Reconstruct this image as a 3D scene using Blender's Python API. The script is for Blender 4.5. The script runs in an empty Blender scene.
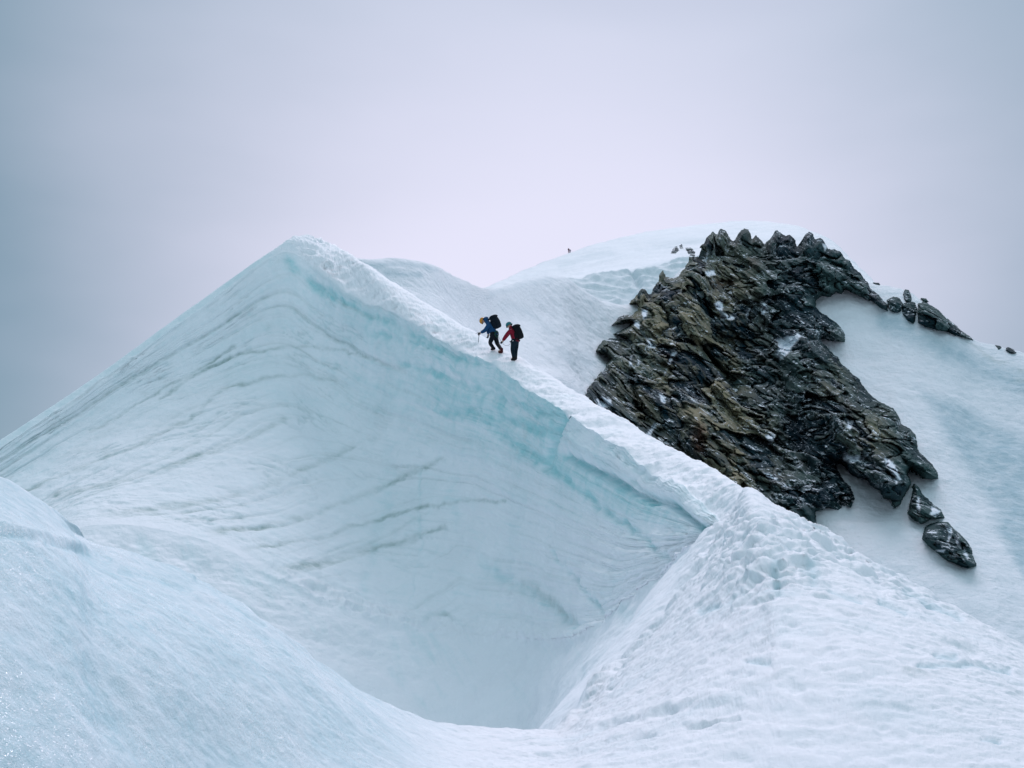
import bpy, bmesh, math, random
import numpy as np
from mathutils import Vector, Matrix
from mathutils.bvhtree import BVHTree

PI = math.pi
F_PX = 1280.0
HORIZ = 520.0
PITCH = math.atan((HORIZ - 384.0) / F_PX)
cP, sP = math.cos(PITCH), math.sin(PITCH)
STEP = 1.15            # mesh spacing wanted, in metres-per-pixel terms

scene = bpy.context.scene
COL = scene.collection

# ------------------------------------------------------------------ geometry helpers
def W(px, py, Y):
    u = (px - 512.0) / F_PX
    v = (384.0 - py) / F_PX
    dy = cP - v * sP
    dz = sP + v * cP
    s = Y / dy
    return (u * s, Y, dz * s)

def P_of(V):
    """world points (N,3) -> where they fall in the photograph"""
    f = V[:, 1] * cP + V[:, 2] * sP
    f = np.maximum(f, 0.05)
    u = V[:, 0] / f
    v = (-V[:, 1] * sP + V[:, 2] * cP) / f
    return 512 + u * F_PX, 384 - v * F_PX

def lerp(a, b, t): return a + (b - a) * t
def sstep(a, b, x):
    t = np.clip((x - a) / (b - a), 0, 1)
    return t * t * (3 - 2 * t)

# ------------------------------------------------------------------ noise
_rng = np.random.RandomState(7)
_PERM = _rng.permutation(4096).astype(np.int64)
_G = _rng.normal(size=(4096, 3)); _G /= np.linalg.norm(_G, axis=1)[:, None]
_R3 = _rng.rand(4096, 3)
def _hash(i, j, k, seed):
    a = _PERM[(i + seed * 131) & 4095]
    b = _PERM[(a + j) & 4095]
    return _PERM[(b + k) & 4095]
def perlin(P, seed=0):
    i = np.floor(P).astype(np.int64); f = P - i
    u = f * f * f * (f * (f * 6 - 15) + 10)
    out = 0
    for dx in (0, 1):
        for dy in (0, 1):
            for dz in (0, 1):
                h = _hash(i[:, 0] + dx, i[:, 1] + dy, i[:, 2] + dz, seed)
                g = _G[h]
                d = g[:, 0] * (f[:, 0] - dx) + g[:, 1] * (f[:, 1] - dy) + g[:, 2] * (f[:, 2] - dz)
                w = (u[:, 0] if dx else 1 - u[:, 0]) * (u[:, 1] if dy else 1 - u[:, 1]) * (u[:, 2] if dz else 1 - u[:, 2])
                out = out + w * d
    return out * 1.6
def fbm(P, scale, octaves=4, seed=0, gain=0.5, ridged=False):
    P = np.asarray(P) / scale
    a, s, n = 1.0, 0.0, 0.0
    for o in range(octaves):
        v = perlin(P, seed + o * 3)
        if ridged: v = 1 - 2 * np.abs(v)
        s = s + a * v; n += a
        a *= gain; P = P * 2.03 + 17.3
    return s / n
def worley_planes(P, seed=0, tilt=1.0):
    """every cell is a tilted plane with its own level: blocky, split rock. returns (value, edge distance)"""
    i = np.floor(P).astype(np.int64)
    N = len(P)
    d1 = np.full(N, 1e9); d2 = np.full(N, 1e9); val = np.zeros(N)
    for dx in (-1, 0, 1):
        for dy in (-1, 0, 1):
            for dz in (-1, 0, 1):
                a, b, c = i[:, 0] + dx, i[:, 1] + dy, i[:, 2] + dz
                h = _hash(a, b, c, seed)
                r = _R3[h]
                qx, qy, qz = a + r[:, 0] - P[:, 0], b + r[:, 1] - P[:, 1], c + r[:, 2] - P[:, 2]
                d = qx * qx + qy * qy + qz * qz
                g = _G[(h * 7 + 11) & 4095]
                lvl = _R3[(h * 3 + 5) & 4095, 1]
                v = (lvl - .5) + tilt * -(g[:, 0] * qx + g[:, 1] * qy + g[:, 2] * qz)
                near = d < d1
                d2 = np.where(near, d1, np.minimum(d2, d))
                val = np.where(near, v, val)
                d1 = np.where(near, d, d1)
    return val, np.sqrt(d2) - np.sqrt(d1)

def polydist(px, py, line, wid=None):
    best = np.full(len(px), 1e9)
    L = np.array(line, float)
    for a, b in zip(L[:-1], L[1:]):
        ab = b - a
        t = np.clip(((px - a[0]) * ab[0] + (py - a[1]) * ab[1]) / max(1e-6, ab @ ab), 0, 1)
        d = np.hypot(px - a[0] - t * ab[0], py - a[1] - t * ab[1])
        best = np.minimum(best, d)
    return best
def bandf(px, py, lines, w, taper=True):
    """0..1 closeness to a set of polylines"""
    out = np.zeros(len(px))
    for l in lines:
        l = list(l)
        ww = w
        if isinstance(l[-1], (int, float)): ww = l.pop()
        out = np.maximum(out, np.exp(-(polydist(px, py, l) / ww) ** 2))
    return out
def signed_poly(px, py, poly):
    """distance to a polygon's outline, positive inside"""
    P = list(poly) + [poly[0]]
    d = polydist(px, py, P)
    ins = np.zeros(len(px), bool)
    for (x0, y0), (x1, y1) in zip(P[:-1], P[1:]):
        if y0 == y1: continue
        c = ((y0 > py) != (y1 > py)) & (px < (x1 - x0) * (py - y0) / (y1 - y0) + x0)
        ins ^= c
    return np.where(ins, d, -d)

# ------------------------------------------------------------------ lofted surfaces
def hermite(T, V, t):
    T = np.asarray(T, float); n = len(T)
    h = np.diff(T)
    sh = (-1,) + (1,) * (V.ndim - 1)
    sl = np.diff(V, axis=0) / h.reshape(sh)
    m = np.empty_like(V)
    m[0], m[-1] = sl[0], sl[-1]
    if n > 2:
        hp, hn = h[:-1].reshape(sh), h[1:].reshape(sh)
        m[1:-1] = (sl[1:] * hp + sl[:-1] * hn) / (hp + hn)
    k = np.clip(np.searchsorted(T, t, side='right') - 1, 0, n - 2)
    hh = h[k].reshape(sh)
    s = ((t - T[k]) / h[k]).reshape(sh)
    s2, s3 = s * s, s * s * s
    return ((2 * s3 - 3 * s2 + 1) * V[k] + (s3 - 2 * s2 + s) * hh * m[k] + (-2 * s3 + 3 * s2) * V[k + 1] + (s3 - s2) * hh * m[k + 1])

def loft(ctrl, row_n, col_n, creases=()):
    """ctrl (R,C,3) world. row_n / col_n: samples in each interval. returns grid (nr,nc,3), row parameter, column parameter"""
    C = np.asarray(ctrl, float)
    R, K = C.shape[:2]
    def params(A, n_iv):
        d = np.linalg.norm(np.diff(A, axis=0), axis=2).mean(axis=1)
        return np.concatenate([[0], np.cumsum(np.sqrt(d))])
    # columns first
    A = np.transpose(C, (1, 0, 2))
    T = params(A, col_n)
    t = np.concatenate([np.linspace(T[i], T[i + 1], col_n[i], endpoint=False) for i in range(K - 1)] + [[T[-1]]])
    ci = np.interp(t, T, np.arange(K))
    A = hermite(T, A, t)
    B = np.transpose(A, (1, 0, 2))           # (R, nc, 3)
    br = [0] + list(creases) + [R - 1]
    outs, ri = [], []
    for a, b in zip(br[:-1], br[1:]):
        seg = B[a:b + 1]
        T = params(seg, None)
        tt = [np.linspace(T[i], T[i + 1], row_n[a + i], endpoint=False) for i in range(b - a)]
        t = np.concatenate(tt + ([[T[-1]]] if b == R - 1 else []))
        outs.append(hermite(T, seg, t)); ri.append(np.interp(t, T, np.arange(a, b + 1)))
    return np.concatenate(outs), np.concatenate(ri), ci

def grid_normals(G):
    du = np.gradient(G, axis=1); dv = np.gradient(G, axis=0)
    n = np.cross(du, dv)
    n /= np.maximum(np.linalg.norm(n, axis=2, keepdims=True), 1e-9)
    # they should point up or at the viewer
    s = np.sign((n[..., 2] * 1.0 - n[..., 1] * 0.8).mean())
    return n * (s if s else 1)

def grid_faces(nr, nc, keep=None):
    idx = np.arange(nr * nc).reshape(nr, nc)
    q = np.stack([idx[:-1, :-1], idx[:-1, 1:], idx[1:, 1:], idx[1:, :-1]], axis=-1).reshape(-1, 4)
    if keep is not None: q = q[keep.reshape(-1)]
    return q

def mesh_obj(name, V, faces, mat, attrs=None, smooth=True, parent=None, flip=False):
    V = np.asarray(V, np.float32).reshape(-1, 3)
    faces = np.asarray(faces)
    used = np.zeros(len(V), bool); used[faces.reshape(-1)] = True
    remap = np.cumsum(used) - 1
    V2 = V[used]; f2 = remap[faces]
    if flip: f2 = f2[:, ::-1]
    me = bpy.data.meshes.new(name)
    me.vertices.add(len(V2)); me.vertices.foreach_set('co', V2.reshape(-1))
    k = f2.shape[1]
    me.loops.add(len(f2) * k); me.loops.foreach_set('vertex_index', f2.reshape(-1).astype(np.int32))
    me.polygons.add(len(f2))
    me.polygons.foreach_set('loop_start', np.arange(0, len(f2) * k, k, dtype=np.int32))
    me.polygons.foreach_set('use_smooth', np.full(len(f2), smooth))
    me.update(calc_edges=True)
    for an, av in (attrs or {}).items():
        a = me.attributes.new(an, 'FLOAT', 'POINT')
        a.data.foreach_set('value', np.asarray(av, np.float32).reshape(-1)[used])
    me.materials.append(mat)
    o = bpy.data.objects.new(name, me); COL.objects.link(o)
    if parent: o.parent = parent
    return o

def structure(o, label, cat):
    o['kind'] = 'structure'; o['label'] = label; o['category'] = cat
    return o
def tag(o, label, cat, group=None):
    o['label'] = label; o['category'] = cat
    if group: o['group'] = group
    return o

# ------------------------------------------------------------------ materials
class NT:
    def __init__(s, name):
        s.m = bpy.data.materials.new(name); s.m.use_nodes = True
        s.t = s.m.node_tree; s.n = s.t.nodes; s.l = s.t.links
        s.b = s.n['Principled BSDF']
    def node(s, typ, **kw):
        n = s.n.new(typ)
        for k, v in kw.items(): setattr(n, k, v)
        return n
    def link(s, a, b): s.l.new(a, b)
    def noise(s, scale, detail=4, rough=.5, vec=None, dist=0):
        n = s.node('ShaderNodeTexNoise'); n.inputs['Scale'].default_value = scale
        n.inputs['Detail'].default_value = detail; n.inputs['Roughness'].default_value = rough
        n.inputs['Distortion'].default_value = dist
        if vec is None: vec = s.pos()
        s.link(vec, n.inputs['Vector']); return n.outputs['Fac']
    def pos(s):
        if not hasattr(s, '_p'): s._p = s.node('ShaderNodeNewGeometry')
        return s._p.outputs['Position']
    def attr(s, name):
        n = s.node('ShaderNodeAttribute', attribute_name=name); return n.outputs['Fac']
    def remap(s, v, a, b, c=0., d=1.):
        n = s.node('ShaderNodeMapRange'); s.link(v, n.inputs[0])
        for i, x in enumerate((a, b, c, d)): n.inputs[i + 1].default_value = x
        return n.outputs[0]
    def math(s, op, a, b=None, c=None):
        n = s.node('ShaderNodeMath', operation=op)
        for i, x in enumerate((a, b, c)):
            if x is None: continue
            if isinstance(x, (int, float)): n.inputs[i].default_value = x
            else: s.link(x, n.inputs[i])
        return n.outputs[0]
    def mix(s, f, a, b):
        n = s.node('ShaderNodeMix', data_type='RGBA')
        for i, x in ((0, f), (6, a), (7, b)):
            if isinstance(x, (int, float)): n.inputs[i].default_value = x
            elif isinstance(x, tuple): n.inputs[i].default_value = (*x, 1) if len(x) == 3 else x
            else: s.link(x, n.inputs[i])
        return n.outputs[2]
    def bump(s, h, strength, dist, prev=None):
        n = s.node('ShaderNodeBump'); n.inputs['Strength'].default_value = strength
        n.inputs['Distance'].default_value = dist
        s.link(h, n.inputs['Height'])
        if prev is not None: s.link(prev, n.inputs['Normal'])
        return n.outputs['Normal']

SNOW = (0.85, 0.875, 0.915)
ICE = (0.33, 0.63, 0.66)
DIRT = (0.36, 0.46, 0.45)

def snow_material(name, fine=60., bump_d=.004, coarse=6., cd=.02, sparkle=0., use_ice=False, base=SNOW, ice=ICE, gloss=.42, spec=.3):
    k = NT(name)
    c = k.mix(k.remap(k.noise(coarse * .3, 5, .6), .3, .7), tuple(x * .955 for x in base), base)
    if use_ice:
        ia = k.math('MULTIPLY', k.attr('ice'), k.remap(k.noise(fine * .12, 6, .7), .25, .65, .45, 1.1))
        n = k.node('ShaderNodeClamp'); k.link(ia, n.inputs[0])
        c = k.mix(n.outputs[0], c, ice)
        da = k.math('MULTIPLY', k.attr('dirt'), k.remap(k.noise(fine * .2, 5, .7), .3, .62, .2, 1.0))
        c = k.mix(da, c, DIRT)
        k.link(k.remap(n.outputs[0], 0, 1, .78, gloss), k.b.inputs['Roughness'])
    else:
        k.b.inputs['Roughness'].default_value = .7
    k.link(c, k.b.inputs['Base Color'])
    k.b.inputs['Specular IOR Level'].default_value = spec
    nb = k.bump(k.noise(coarse, 6, .62), .8, cd)
    nb = k.bump(k.noise(fine, 4, .7), .7, bump_d, nb)
    k.link(nb, k.b.inputs['Normal'])
    if sparkle > 0:
        # single crystals that catch the light: each tiny cell has its own tilt
        vo = k.node('ShaderNodeTexVoronoi'); vo.inputs['Scale'].default_value = sparkle
        k.link(k.pos(), vo.inputs['Vector'])
        sub = k.node('ShaderNodeVectorMath', operation='SUBTRACT'); k.link(vo.outputs['Color'], sub.inputs[0]); sub.inputs[1].default_value = (.5, .5, .5)
        sc = k.node('ShaderNodeVectorMath', operation='SCALE'); k.link(sub.outputs[0], sc.inputs[0]); sc.inputs['Scale'].default_value = 1.7
        ad = k.node('ShaderNodeVectorMath', operation='ADD'); k.link(sc.outputs[0], ad.inputs[0]); k.link(nb, ad.inputs[1])
        no = k.node('ShaderNodeVectorMath', operation='NORMALIZE'); k.link(ad.outputs[0], no.inputs[0])
        k.b.inputs['Coat Weight'].default_value = 0
        gl = k.node('ShaderNodeBsdfGlossy'); gl.inputs['Roughness'].default_value = .22
        gl.inputs['Color'].default_value = (1, 1, 1, 1)
        k.link(no.outputs[0], gl.inputs['Normal'])
        wn = k.node('ShaderNodeTexWhiteNoise'); k.link(vo.outputs['Position'], wn.inputs['Vector'])
        f = k.math('MULTIPLY', k.math('MULTIPLY', k.math('GREATER_THAN', wn.outputs['Value'], .90), .42), k.attr('glint'))
        mx = k.node('ShaderNodeMixShader'); k.link(f, mx.inputs[0])
        k.link(k.b.outputs[0], mx.inputs[1]); k.link(gl.outputs[0], mx.inputs[2])
        out = [x for x in k.n if x.type == 'OUTPUT_MATERIAL'][0]
        k.link(mx.outputs[0], out.inputs['Surface'])
    return k.m

def rock_material():
    k = NT('dark_fractured_rock')
    mp = k.node('ShaderNodeMapping'); mp.inputs['Rotation'].default_value = (0, math.radians(-80), 0)
    k.link(k.pos(), mp.inputs['Vector'])
    mp2 = k.node('ShaderNodeMapping'); mp2.inputs['Scale'].default_value = (.45, .3, 1.1)
    k.link(mp.outputs[0], mp2.inputs['Vector'])
    v = mp2.outputs[0]
    tone = k.noise(.16, 5, .62, v, .6)
    c = k.mix(k.remap(k.math('ADD', tone, k.math('MULTIPLY', k.attr('cell'), .55)), .52, 1.0), (.003, .020, .032), (.040, .086, .088))
    c = k.mix(k.math('MULTIPLY', k.attr('olive'), k.remap(k.math('ADD', k.noise(.3, 6, .7, v, .8), k.math('MULTIPLY', k.attr('cell'), .30)), .50, .80)), c, (.225, .205, .130))
    c = k.mix(k.math('MULTIPLY', k.attr('rust'), k.remap(k.noise(.5, 5, .7, v), .4, .6)), c, (.11, .055, .035))
    c = k.mix(k.remap(k.noise(1.6, 7, .75, v, .5), .52, .8, 0, .35), c, (.065, .085, .078))
    c = k.mix(k.remap(k.noise(2.3, 7, .75), .5, .28, 0, .75), c, (.012, .022, .03))
    # snow caught on ledges and in cracks
    gm = k.node('ShaderNodeNewGeometry'); sp = k.node('ShaderNodeSeparateXYZ'); k.link(gm.outputs['Normal'], sp.inputs[0])
    up = k.math('MULTIPLY', k.remap(sp.outputs[2], .60, .80), k.remap(k.noise(.7, 7, .78), .57, .60))
    sn = k.math('MAXIMUM', up, k.math('MULTIPLY', k.attr('snow'), k.remap(k.noise(1.3, 7, .78), .54, .57)))
    sn = k.math('MAXIMUM', sn, k.attr('snowpatch'))
    c = k.mix(sn, c, (.74, .80, .86))
    k.link(c, k.b.inputs['Base Color'])
    k.b.inputs['Roughness'].default_value = .95; k.b.inputs['Specular IOR Level'].default_value = .08
    nb = k.bump(k.noise(1.5, 8, .66, v), .9, .24)
    nb = k.bump(k.noise(7., 5, .7), .8, .08, nb)
    k.link(nb, k.b.inputs['Normal'])
    return k.m

def plain(name, col, rough=.7, nscale=40, var=.25, metal=0., bump=.002):
    k = NT(name)
    k.link(k.mix(k.remap(k.noise(nscale, 4), .3, .7), tuple(x * (1 - var) for x in col), tuple(min(1, x * (1 + var)) for x in col)), k.b.inputs['Base Color'])
    k.b.inputs['Specular IOR Level'].default_value = .2; k.b.inputs['Roughness'].default_value = rough; k.b.inputs['Metallic'].default_value = metal
    if bump: k.link(k.bump(k.noise(nscale * 1.5, 3), .6, bump), k.b.inputs['Normal'])
    return k.m

M_wall = snow_material('banded_glacier_ice', fine=9., bump_d=.03, coarse=1.6, cd=.10, use_ice=True)
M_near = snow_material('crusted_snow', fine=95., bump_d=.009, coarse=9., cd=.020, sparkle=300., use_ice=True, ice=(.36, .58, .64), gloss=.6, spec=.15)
M_mid = snow_material('wind_packed_snow', fine=5., bump_d=.09, coarse=1.4, cd=.30, use_ice=True, ice=(.40, .54, .60), gloss=.85, spec=.06)
M_far = snow_material('summit_snow', fine=1.2, bump_d=.2, coarse=.12, cd=.8, use_ice=True, ice=(.56, .66, .70), gloss=.85, spec=.06)
M_rock = rock_material()

# ================================================================== 1. ICE CLIFF, BOWL AND RIDGE CREST (one loft, cut in three)
# per section: bowl floor hidden, bowl floor, foot of the cliff, lip of the cliff, back edge of the crest
SEC = [
    # r0               r1               foot             lip              crest back
    ((-420,760,27), (-420,700,34), (-420,650,38), (-420,640,46), (-423,637,47)),
    ((-160,720,28), (-160,650,37), (-160,600,42), (-160,540,51), (-162,538,52)),
    ((  20,700,28), (   5,620,38), (   0,560,44.5), (   0,447,56), (  -1,445,57)),
    (( 120,700,28), ( 105,605,39), (  92,525,46), ( 100,381,60), (  98,379,61)),
    (( 250,720,28), ( 220,620,39), ( 205,540,46.5), ( 200,309,64), ( 197,307,65)),
    (( 340,740,28), ( 300,655,38), ( 280,580,46), ( 285,252,67.5), ( 284,247,68.5)),
    (( 380,745,28), ( 350,670,39), ( 338,606,46), ( 312,268,67), ( 302,238,70)),
    (( 410,750,28), ( 395,680,39.5), ( 392,626,46), ( 345,292,64), ( 330,247,71)),
    (( 440,755,28), ( 440,688,39), ( 444,634,45.5), ( 400,316,58.5), ( 366,265,66.5)),
    (( 465,757,28), ( 485,692,38), ( 488,638,44), ( 450,344,53.5), ( 424,303,61.5)),
    (( 490,757,27.5), ( 525,694,36.5), ( 528,640,42), ( 500,370,48.5), ( 489,342,54)),
    (( 515,755,26.5), ( 548,692,33.5), ( 562,640,38), ( 560,409,41.8), ( 566,387,46.6)),
    (( 540,752,25.5), ( 566,694,30.5), ( 596,630,33), ( 640,462,33.8), ( 655,441,37.8)),
    (( 562,748,24.5), ( 600,672,26.9), ( 648,590,29.6), ( 700,503,28.6), ( 712,471,32)),
    (( 600,735,23.5), ( 668,610,26), ( 708,545,26.8), ( 727,528,26.3), ( 745,492,28)),
    (( 660,720,22.5), ( 730,620,23), ( 750,590,23.2), ( 765,575,23.2), ( 790,532,24.5)),
]
rows = [[] for _ in range(9)]
for (a, b, c, l, k) in SEC:
    if l[0] <= 500:
        b = (b[0], b[1], c[2] - lerp(4.2, 3.0, min(1, max(0, l[0] / 345.)))); a = (a[0], a[1] + 60, c[2] - 8.5)
    elif l[0] == 560: b = (b[0], b[1], 34.8); a = (a[0], a[1] + 40, 30.5)
    elif l[0] == 640: b = (b[0], b[1], 29.6); a = (a[0], a[1] + 25, 26.)
    A, B, Cc, L, K = [np.array(W(*p)) for p in (a, b, c, l, k)]
    def mid(fp, fy):
        return np.array(W(lerp(l[0], c[0], fp), lerp(l[1], c[1], fp), lerp(l[2], c[2], fy)))
    rows[0].append(A); rows[1].append(B); rows[2].append(Cc)
    rows[3].append(mid(.66, .55)); rows[4].append(mid(.30, .13)); rows[5].append(L)
    rows[6].append(K)
    rows[7].append(K + np.array([1.2, 4.0, -2.0])); rows[8].append(K + np.array([3.5, 12.0, -9.5]))
rows = np.array(rows)
col_n = []
for i in range(len(SEC) - 1):
    w = max(math.hypot(SEC[i + 1][j][0] - SEC[i][j][0], SEC[i + 1][j][1] - SEC[i][j][1]) for j in (2, 3))
    if SEC[i + 1][3][0] <= -150: w *= .25
    elif SEC[i][3][0] < 0: w *= .6
    col_n.append(max(6, int(w / STEP)))
row_n = [24, 90, 95, 120, 100, 34, 12, 8]
G, RI, CI = loft(rows, row_n, col_n, creases=(2, 5))
nr, nc = G.shape[:2]
N0 = grid_normals(G)
V = G.reshape(-1, 3); Nn = N0.reshape(-1, 3)
ri = np.repeat(RI, nc); ci = np.tile(CI, nr)
px, py = P_of(V)
wall_m = sstep(2.0, 2.25, ri) * (1 - sstep(4.97, 5.05, ri))
crest_m = sstep(4.95, 5.1, ri)
floor_m = 1 - sstep(1.9, 2.2, ri)
# strata: level lines of the loft, warped
s_al = ci * 5.0
warpn = fbm(V, 9., 3, 5) * .35
strat = (ri - 2) / 3 + warpn * .12
SP = np.stack([s_al * .10 + warpn, strat * 20., V[:, 0] * 0.02], 1)
st1 = fbm(SP, 1., 5, 11, .6)
st2 = fbm(np.stack([s_al * .22, strat * 55., s_al * 0], 1), 1., 4, 31, .6)
D = [ # faint dust bands swept across the left half
    [(22,492),(70,470),(130,448),(170,428),(200,411),(212,397),(226,388),(255,380),(300,375),(335,380),2.0],
    [(55,494),(120,478),(180,464),(240,440),(285,418),3.2],
    [(98,515),(150,508),(197,502),(262,488),(323,462),(352,446),3.0],
    [(201,536),(240,529),(313,515),(378,489),(415,471),(440,458),2.8],
    [(240,551),(331,534),(415,509),(466,500),(505,502),2.0],
    [(251,566),(276,572),(331,560),(386,546),(415,538),(444,526),2.6],
    [(160,400),(200,372),(240,352),(300,345),(350,352),(400,368),1.8],
    [(90,430),(150,398),(205,366),(235,345),1.4],
    [(346,606),(364,617),(397,626),(422,624),(444,614),(466,628),(502,642),(560,640),3.],
    [(276,572),(310,588),(346,604),2.2],
    [(527,584),(550,602),(573,622),5.],
]
B = [ # clear blue-green ice
    [(287,261),(318,289),(343,301),(374,318),(410,334),(440,350),4.5],
    [(300,272),(330,296),(352,306),3.5],
    [(374,333),(415,343),(452,352),(480,364),3.2],
    [(396,362),(459,382),(506,401),(552,414),3.5],
    [(440,412),(477,414),(521,424),(552,434),4.5],
    [(480,416),(516,446),(546,464),(600,507),(644,540),(677,566),4.],
    [(567,456),(607,478),(640,495),(655,500),3.6],
    [(648,500),(660,500),(673,506),(699,524),(717,540),4.2],
    [(567,411),(558,431),(549,449),(545,469),2.6],
    [(480,562),(503,577),(543,599),(574,624),(582,634),6.],
    [(553,551),(580,585),(601,614),2.4],
    [(346,606),(364,617),(397,626),(422,624),(444,614),(466,628),3.4],
]
BV = [
    [(419,464),(419,500),(419,545),(414,580),(408,606),1.5],
    [(390,450),(385,500),(372,560),(362,600),6.],
    [(452,480),(455,520),7.],
]
jx = fbm(V, .9, 3, 71) * 5; jy = fbm(V, .8, 3, 77) * 5
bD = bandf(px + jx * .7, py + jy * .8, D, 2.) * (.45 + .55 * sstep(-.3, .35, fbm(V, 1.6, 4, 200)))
bB = np.maximum(bandf(px + jx, py + jy, B, 3.), .38 * bandf(px + jx * 1.3, py + jy * 1.3, BV, 3.)) * (.4 + .6 * sstep(-.3, .3, fbm(V, 1.2, 4, 201)))
rightness = sstep(250, 520, px)
upper = sstep(3.45, 4.35, ri)
n_big = fbm(V, 6., 4, 90)
ice = (.03 + .18 * sstep(-.1, .5, n_big))
ice += rightness * upper * (.40 + .80 * st1)
ice += (1 - rightness) * .10 * sstep(.05, .4, st1)
ice += .18 * sstep(.12, .55, st1) * sstep(380, 560, px) * sstep(2.1, 2.4, ri)
ice += .85 * bB * (.55 + .6 * sstep(-.2, .4, st2 + n_big))
ice += .18 * sstep(.1, .5, st2) * (.4 + rightness)
qq = strat - .12 * np.clip(ci - 5, -2.5, 3.5) * (1 - sstep(.35, .65, strat))
st3 = fbm(np.stack([ci * .16 + warpn * .4, qq * 24., ci * 0], 1), 1., 4, 211, .6)
thin = np.exp(-(st1 / .045) ** 2) * sstep(-.25, .3, fbm(V, 3.5, 3, 93)); thin2 = np.exp(-(st2 / .05) ** 2) * sstep(-.1, .4, fbm(V, 2.5, 3, 94))
ice += .04 * (1 - rightness) + .35 * thin * (.3 + .7 * rightness * upper) + .22 * thin2 * rightness * upper + .28 * rightness * upper * sstep(-.1, .45, fbm(V, .55, 4, 91)) + .12 * sstep(.0, .5, fbm(V, .35, 3, 92))
ice *= wall_m
# the thick snow slab just below the lip on the right is whiter
ice = ice * (1 - .35 * bandf(px, py, [[(620,470),(660,487),(690,510),9.]], 9.))
ice += .30 * floor_m * sstep(.05, .5, fbm(np.stack([V[:, 0] * .9 + V[:, 2] * .9, V[:, 2] * .25 - V[:, 0] * .2, V[:, 1] * 0], 1), .9, 5, 97, .6))
ice += .34 * crest_m * (1 - sstep(255, 290, px))
slab = sstep(-4, 5, signed_poly(px + jx * .4, py + jy * .4, [(562,405),(640,456),(700,500),(730,527),(718,546),(690,530),(650,502),(600,476),(556,452)]))
ice = ice * (1 - .55 * slab * (1 - bB))
ice += .16 * crest_m * sstep(.2, .6, fbm(V, 1.3, 4, 13)) + .25 * floor_m * sstep(.3, .7, fbm(V, 2.5, 4, 19)) * 0.5
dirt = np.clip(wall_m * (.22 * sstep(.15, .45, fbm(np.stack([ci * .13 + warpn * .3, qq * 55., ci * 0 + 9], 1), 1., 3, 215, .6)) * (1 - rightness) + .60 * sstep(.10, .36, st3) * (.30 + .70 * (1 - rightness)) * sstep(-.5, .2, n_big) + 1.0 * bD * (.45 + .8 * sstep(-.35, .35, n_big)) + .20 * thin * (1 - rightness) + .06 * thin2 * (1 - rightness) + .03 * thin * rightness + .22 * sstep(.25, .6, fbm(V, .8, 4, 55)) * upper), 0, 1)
ice = np.clip(ice * (1 - .35 * wall_m * (1 - upper)), 0, 1)

disp = wall_m * (-.09 * sstep(.05, .45, st3) * (1 - .6 * rightness) + .22 * fbm(V, 4., 4, 3) + (.16 * st1 * (.45 + .5 * rightness) + .05 * st2 * (.3 + .2 * rightness)) * (1 - sstep(560, 640, px) * sstep(3.6, 4.2, ri)) + .05 * fbm(V, .6, 3, 8) - .12 * bB - .03 * bD - (.07 * thin + .04 * thin2) * (1 - .65 * rightness))
UC = [[(567,456),(607,478),(640,495),(655,500)], [(648,500),(660,500),(673,506),(699,524),(717,540)], [(567,411),(558,431),(549,449),(545,469)], [(655,499),(640,490),(634,480),(640,470)]]
disp -= wall_m * .20 * bandf(px + jx * .5, py + jy * .5, UC, 3.2)
disp += wall_m * .13 * bandf(px + jx * .5, py + jy * .5, [[(575,440),(610,460),(640,480)], [(665,485),(690,505),(712,525)]], 9.)
cr_r = .12 + .88 * sstep(262, 300, px)
disp += crest_m * cr_r * (.10 * fbm(V, 1.4, 4, 4) + .07 * fbm(V, .35, 3, 6, ridged=True)) * (1 - sstep(6.3, 7, ri))
disp += floor_m * (.26 * fbm(V, 2.6, 4, 2) + .06 * fbm(V, .5, 4, 9) + .07 * fbm(V @ np.array([[.7, .7, 0], [.2, 0, .3], [-.4, .7, .2]]) * np.array([1, .25, 1]), .8, 4, 10)) * (.4 + .6 * (1 - sstep(1.7, 2.0, ri)))
lipn = np.exp(-((ri - 5.0) / .55) ** 2)
lipn = lipn * (.22 * fbm(V, 3.2, 3, 191) + .13 * fbm(V, .9, 3, 192)) * (.35 + .65 * sstep(285, 330, px)) * (1 - sstep(715, 735, px))
foot = np.exp(-((ri - 2.05) / .12) ** 2)
disp += foot * .30 * fbm(V, .9, 4, 44, ridged=True) * sstep(230, 330, px)
# broken crest near the top
disp += crest_m * np.exp(-((px - 318) / 30.) ** 2) * .30 * fbm(V, 1.1, 4, 61, ridged=True)
V2 = V + Nn * disp[:, None]
V2[:, 2] += crest_m * cr_r * .10 * fbm(V, 2.3, 3, 29) * (1 - sstep(6, 7, ri))
V2[:, 2] += lipn; V2[:, 1] -= lipn * .6
GV = V2.reshape(nr, nc, 3)
F_all = grid_faces(nr, nc)
frow = np.repeat(np.arange(nr - 1), nc - 1)
fr = RI[frow]
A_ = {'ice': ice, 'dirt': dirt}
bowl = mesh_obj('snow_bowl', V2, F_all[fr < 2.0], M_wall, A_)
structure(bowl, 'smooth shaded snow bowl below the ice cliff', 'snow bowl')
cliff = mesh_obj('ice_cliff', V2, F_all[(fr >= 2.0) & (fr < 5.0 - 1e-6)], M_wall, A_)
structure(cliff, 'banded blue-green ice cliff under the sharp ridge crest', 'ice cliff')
crest = mesh_obj('snow_ridge', V2, F_all[fr >= 5.0 - 1e-6], M_wall, A_)
structure(crest, 'bright snow ridge crest the two climbers ascend', 'snow ridge')
bvh_crest = BVHTree.FromPolygons([tuple(v) for v in crest.data.vertices[:] and [x.co[:] for x in crest.data.vertices]], [tuple(p.vertices) for p in crest.data.polygons])

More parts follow.
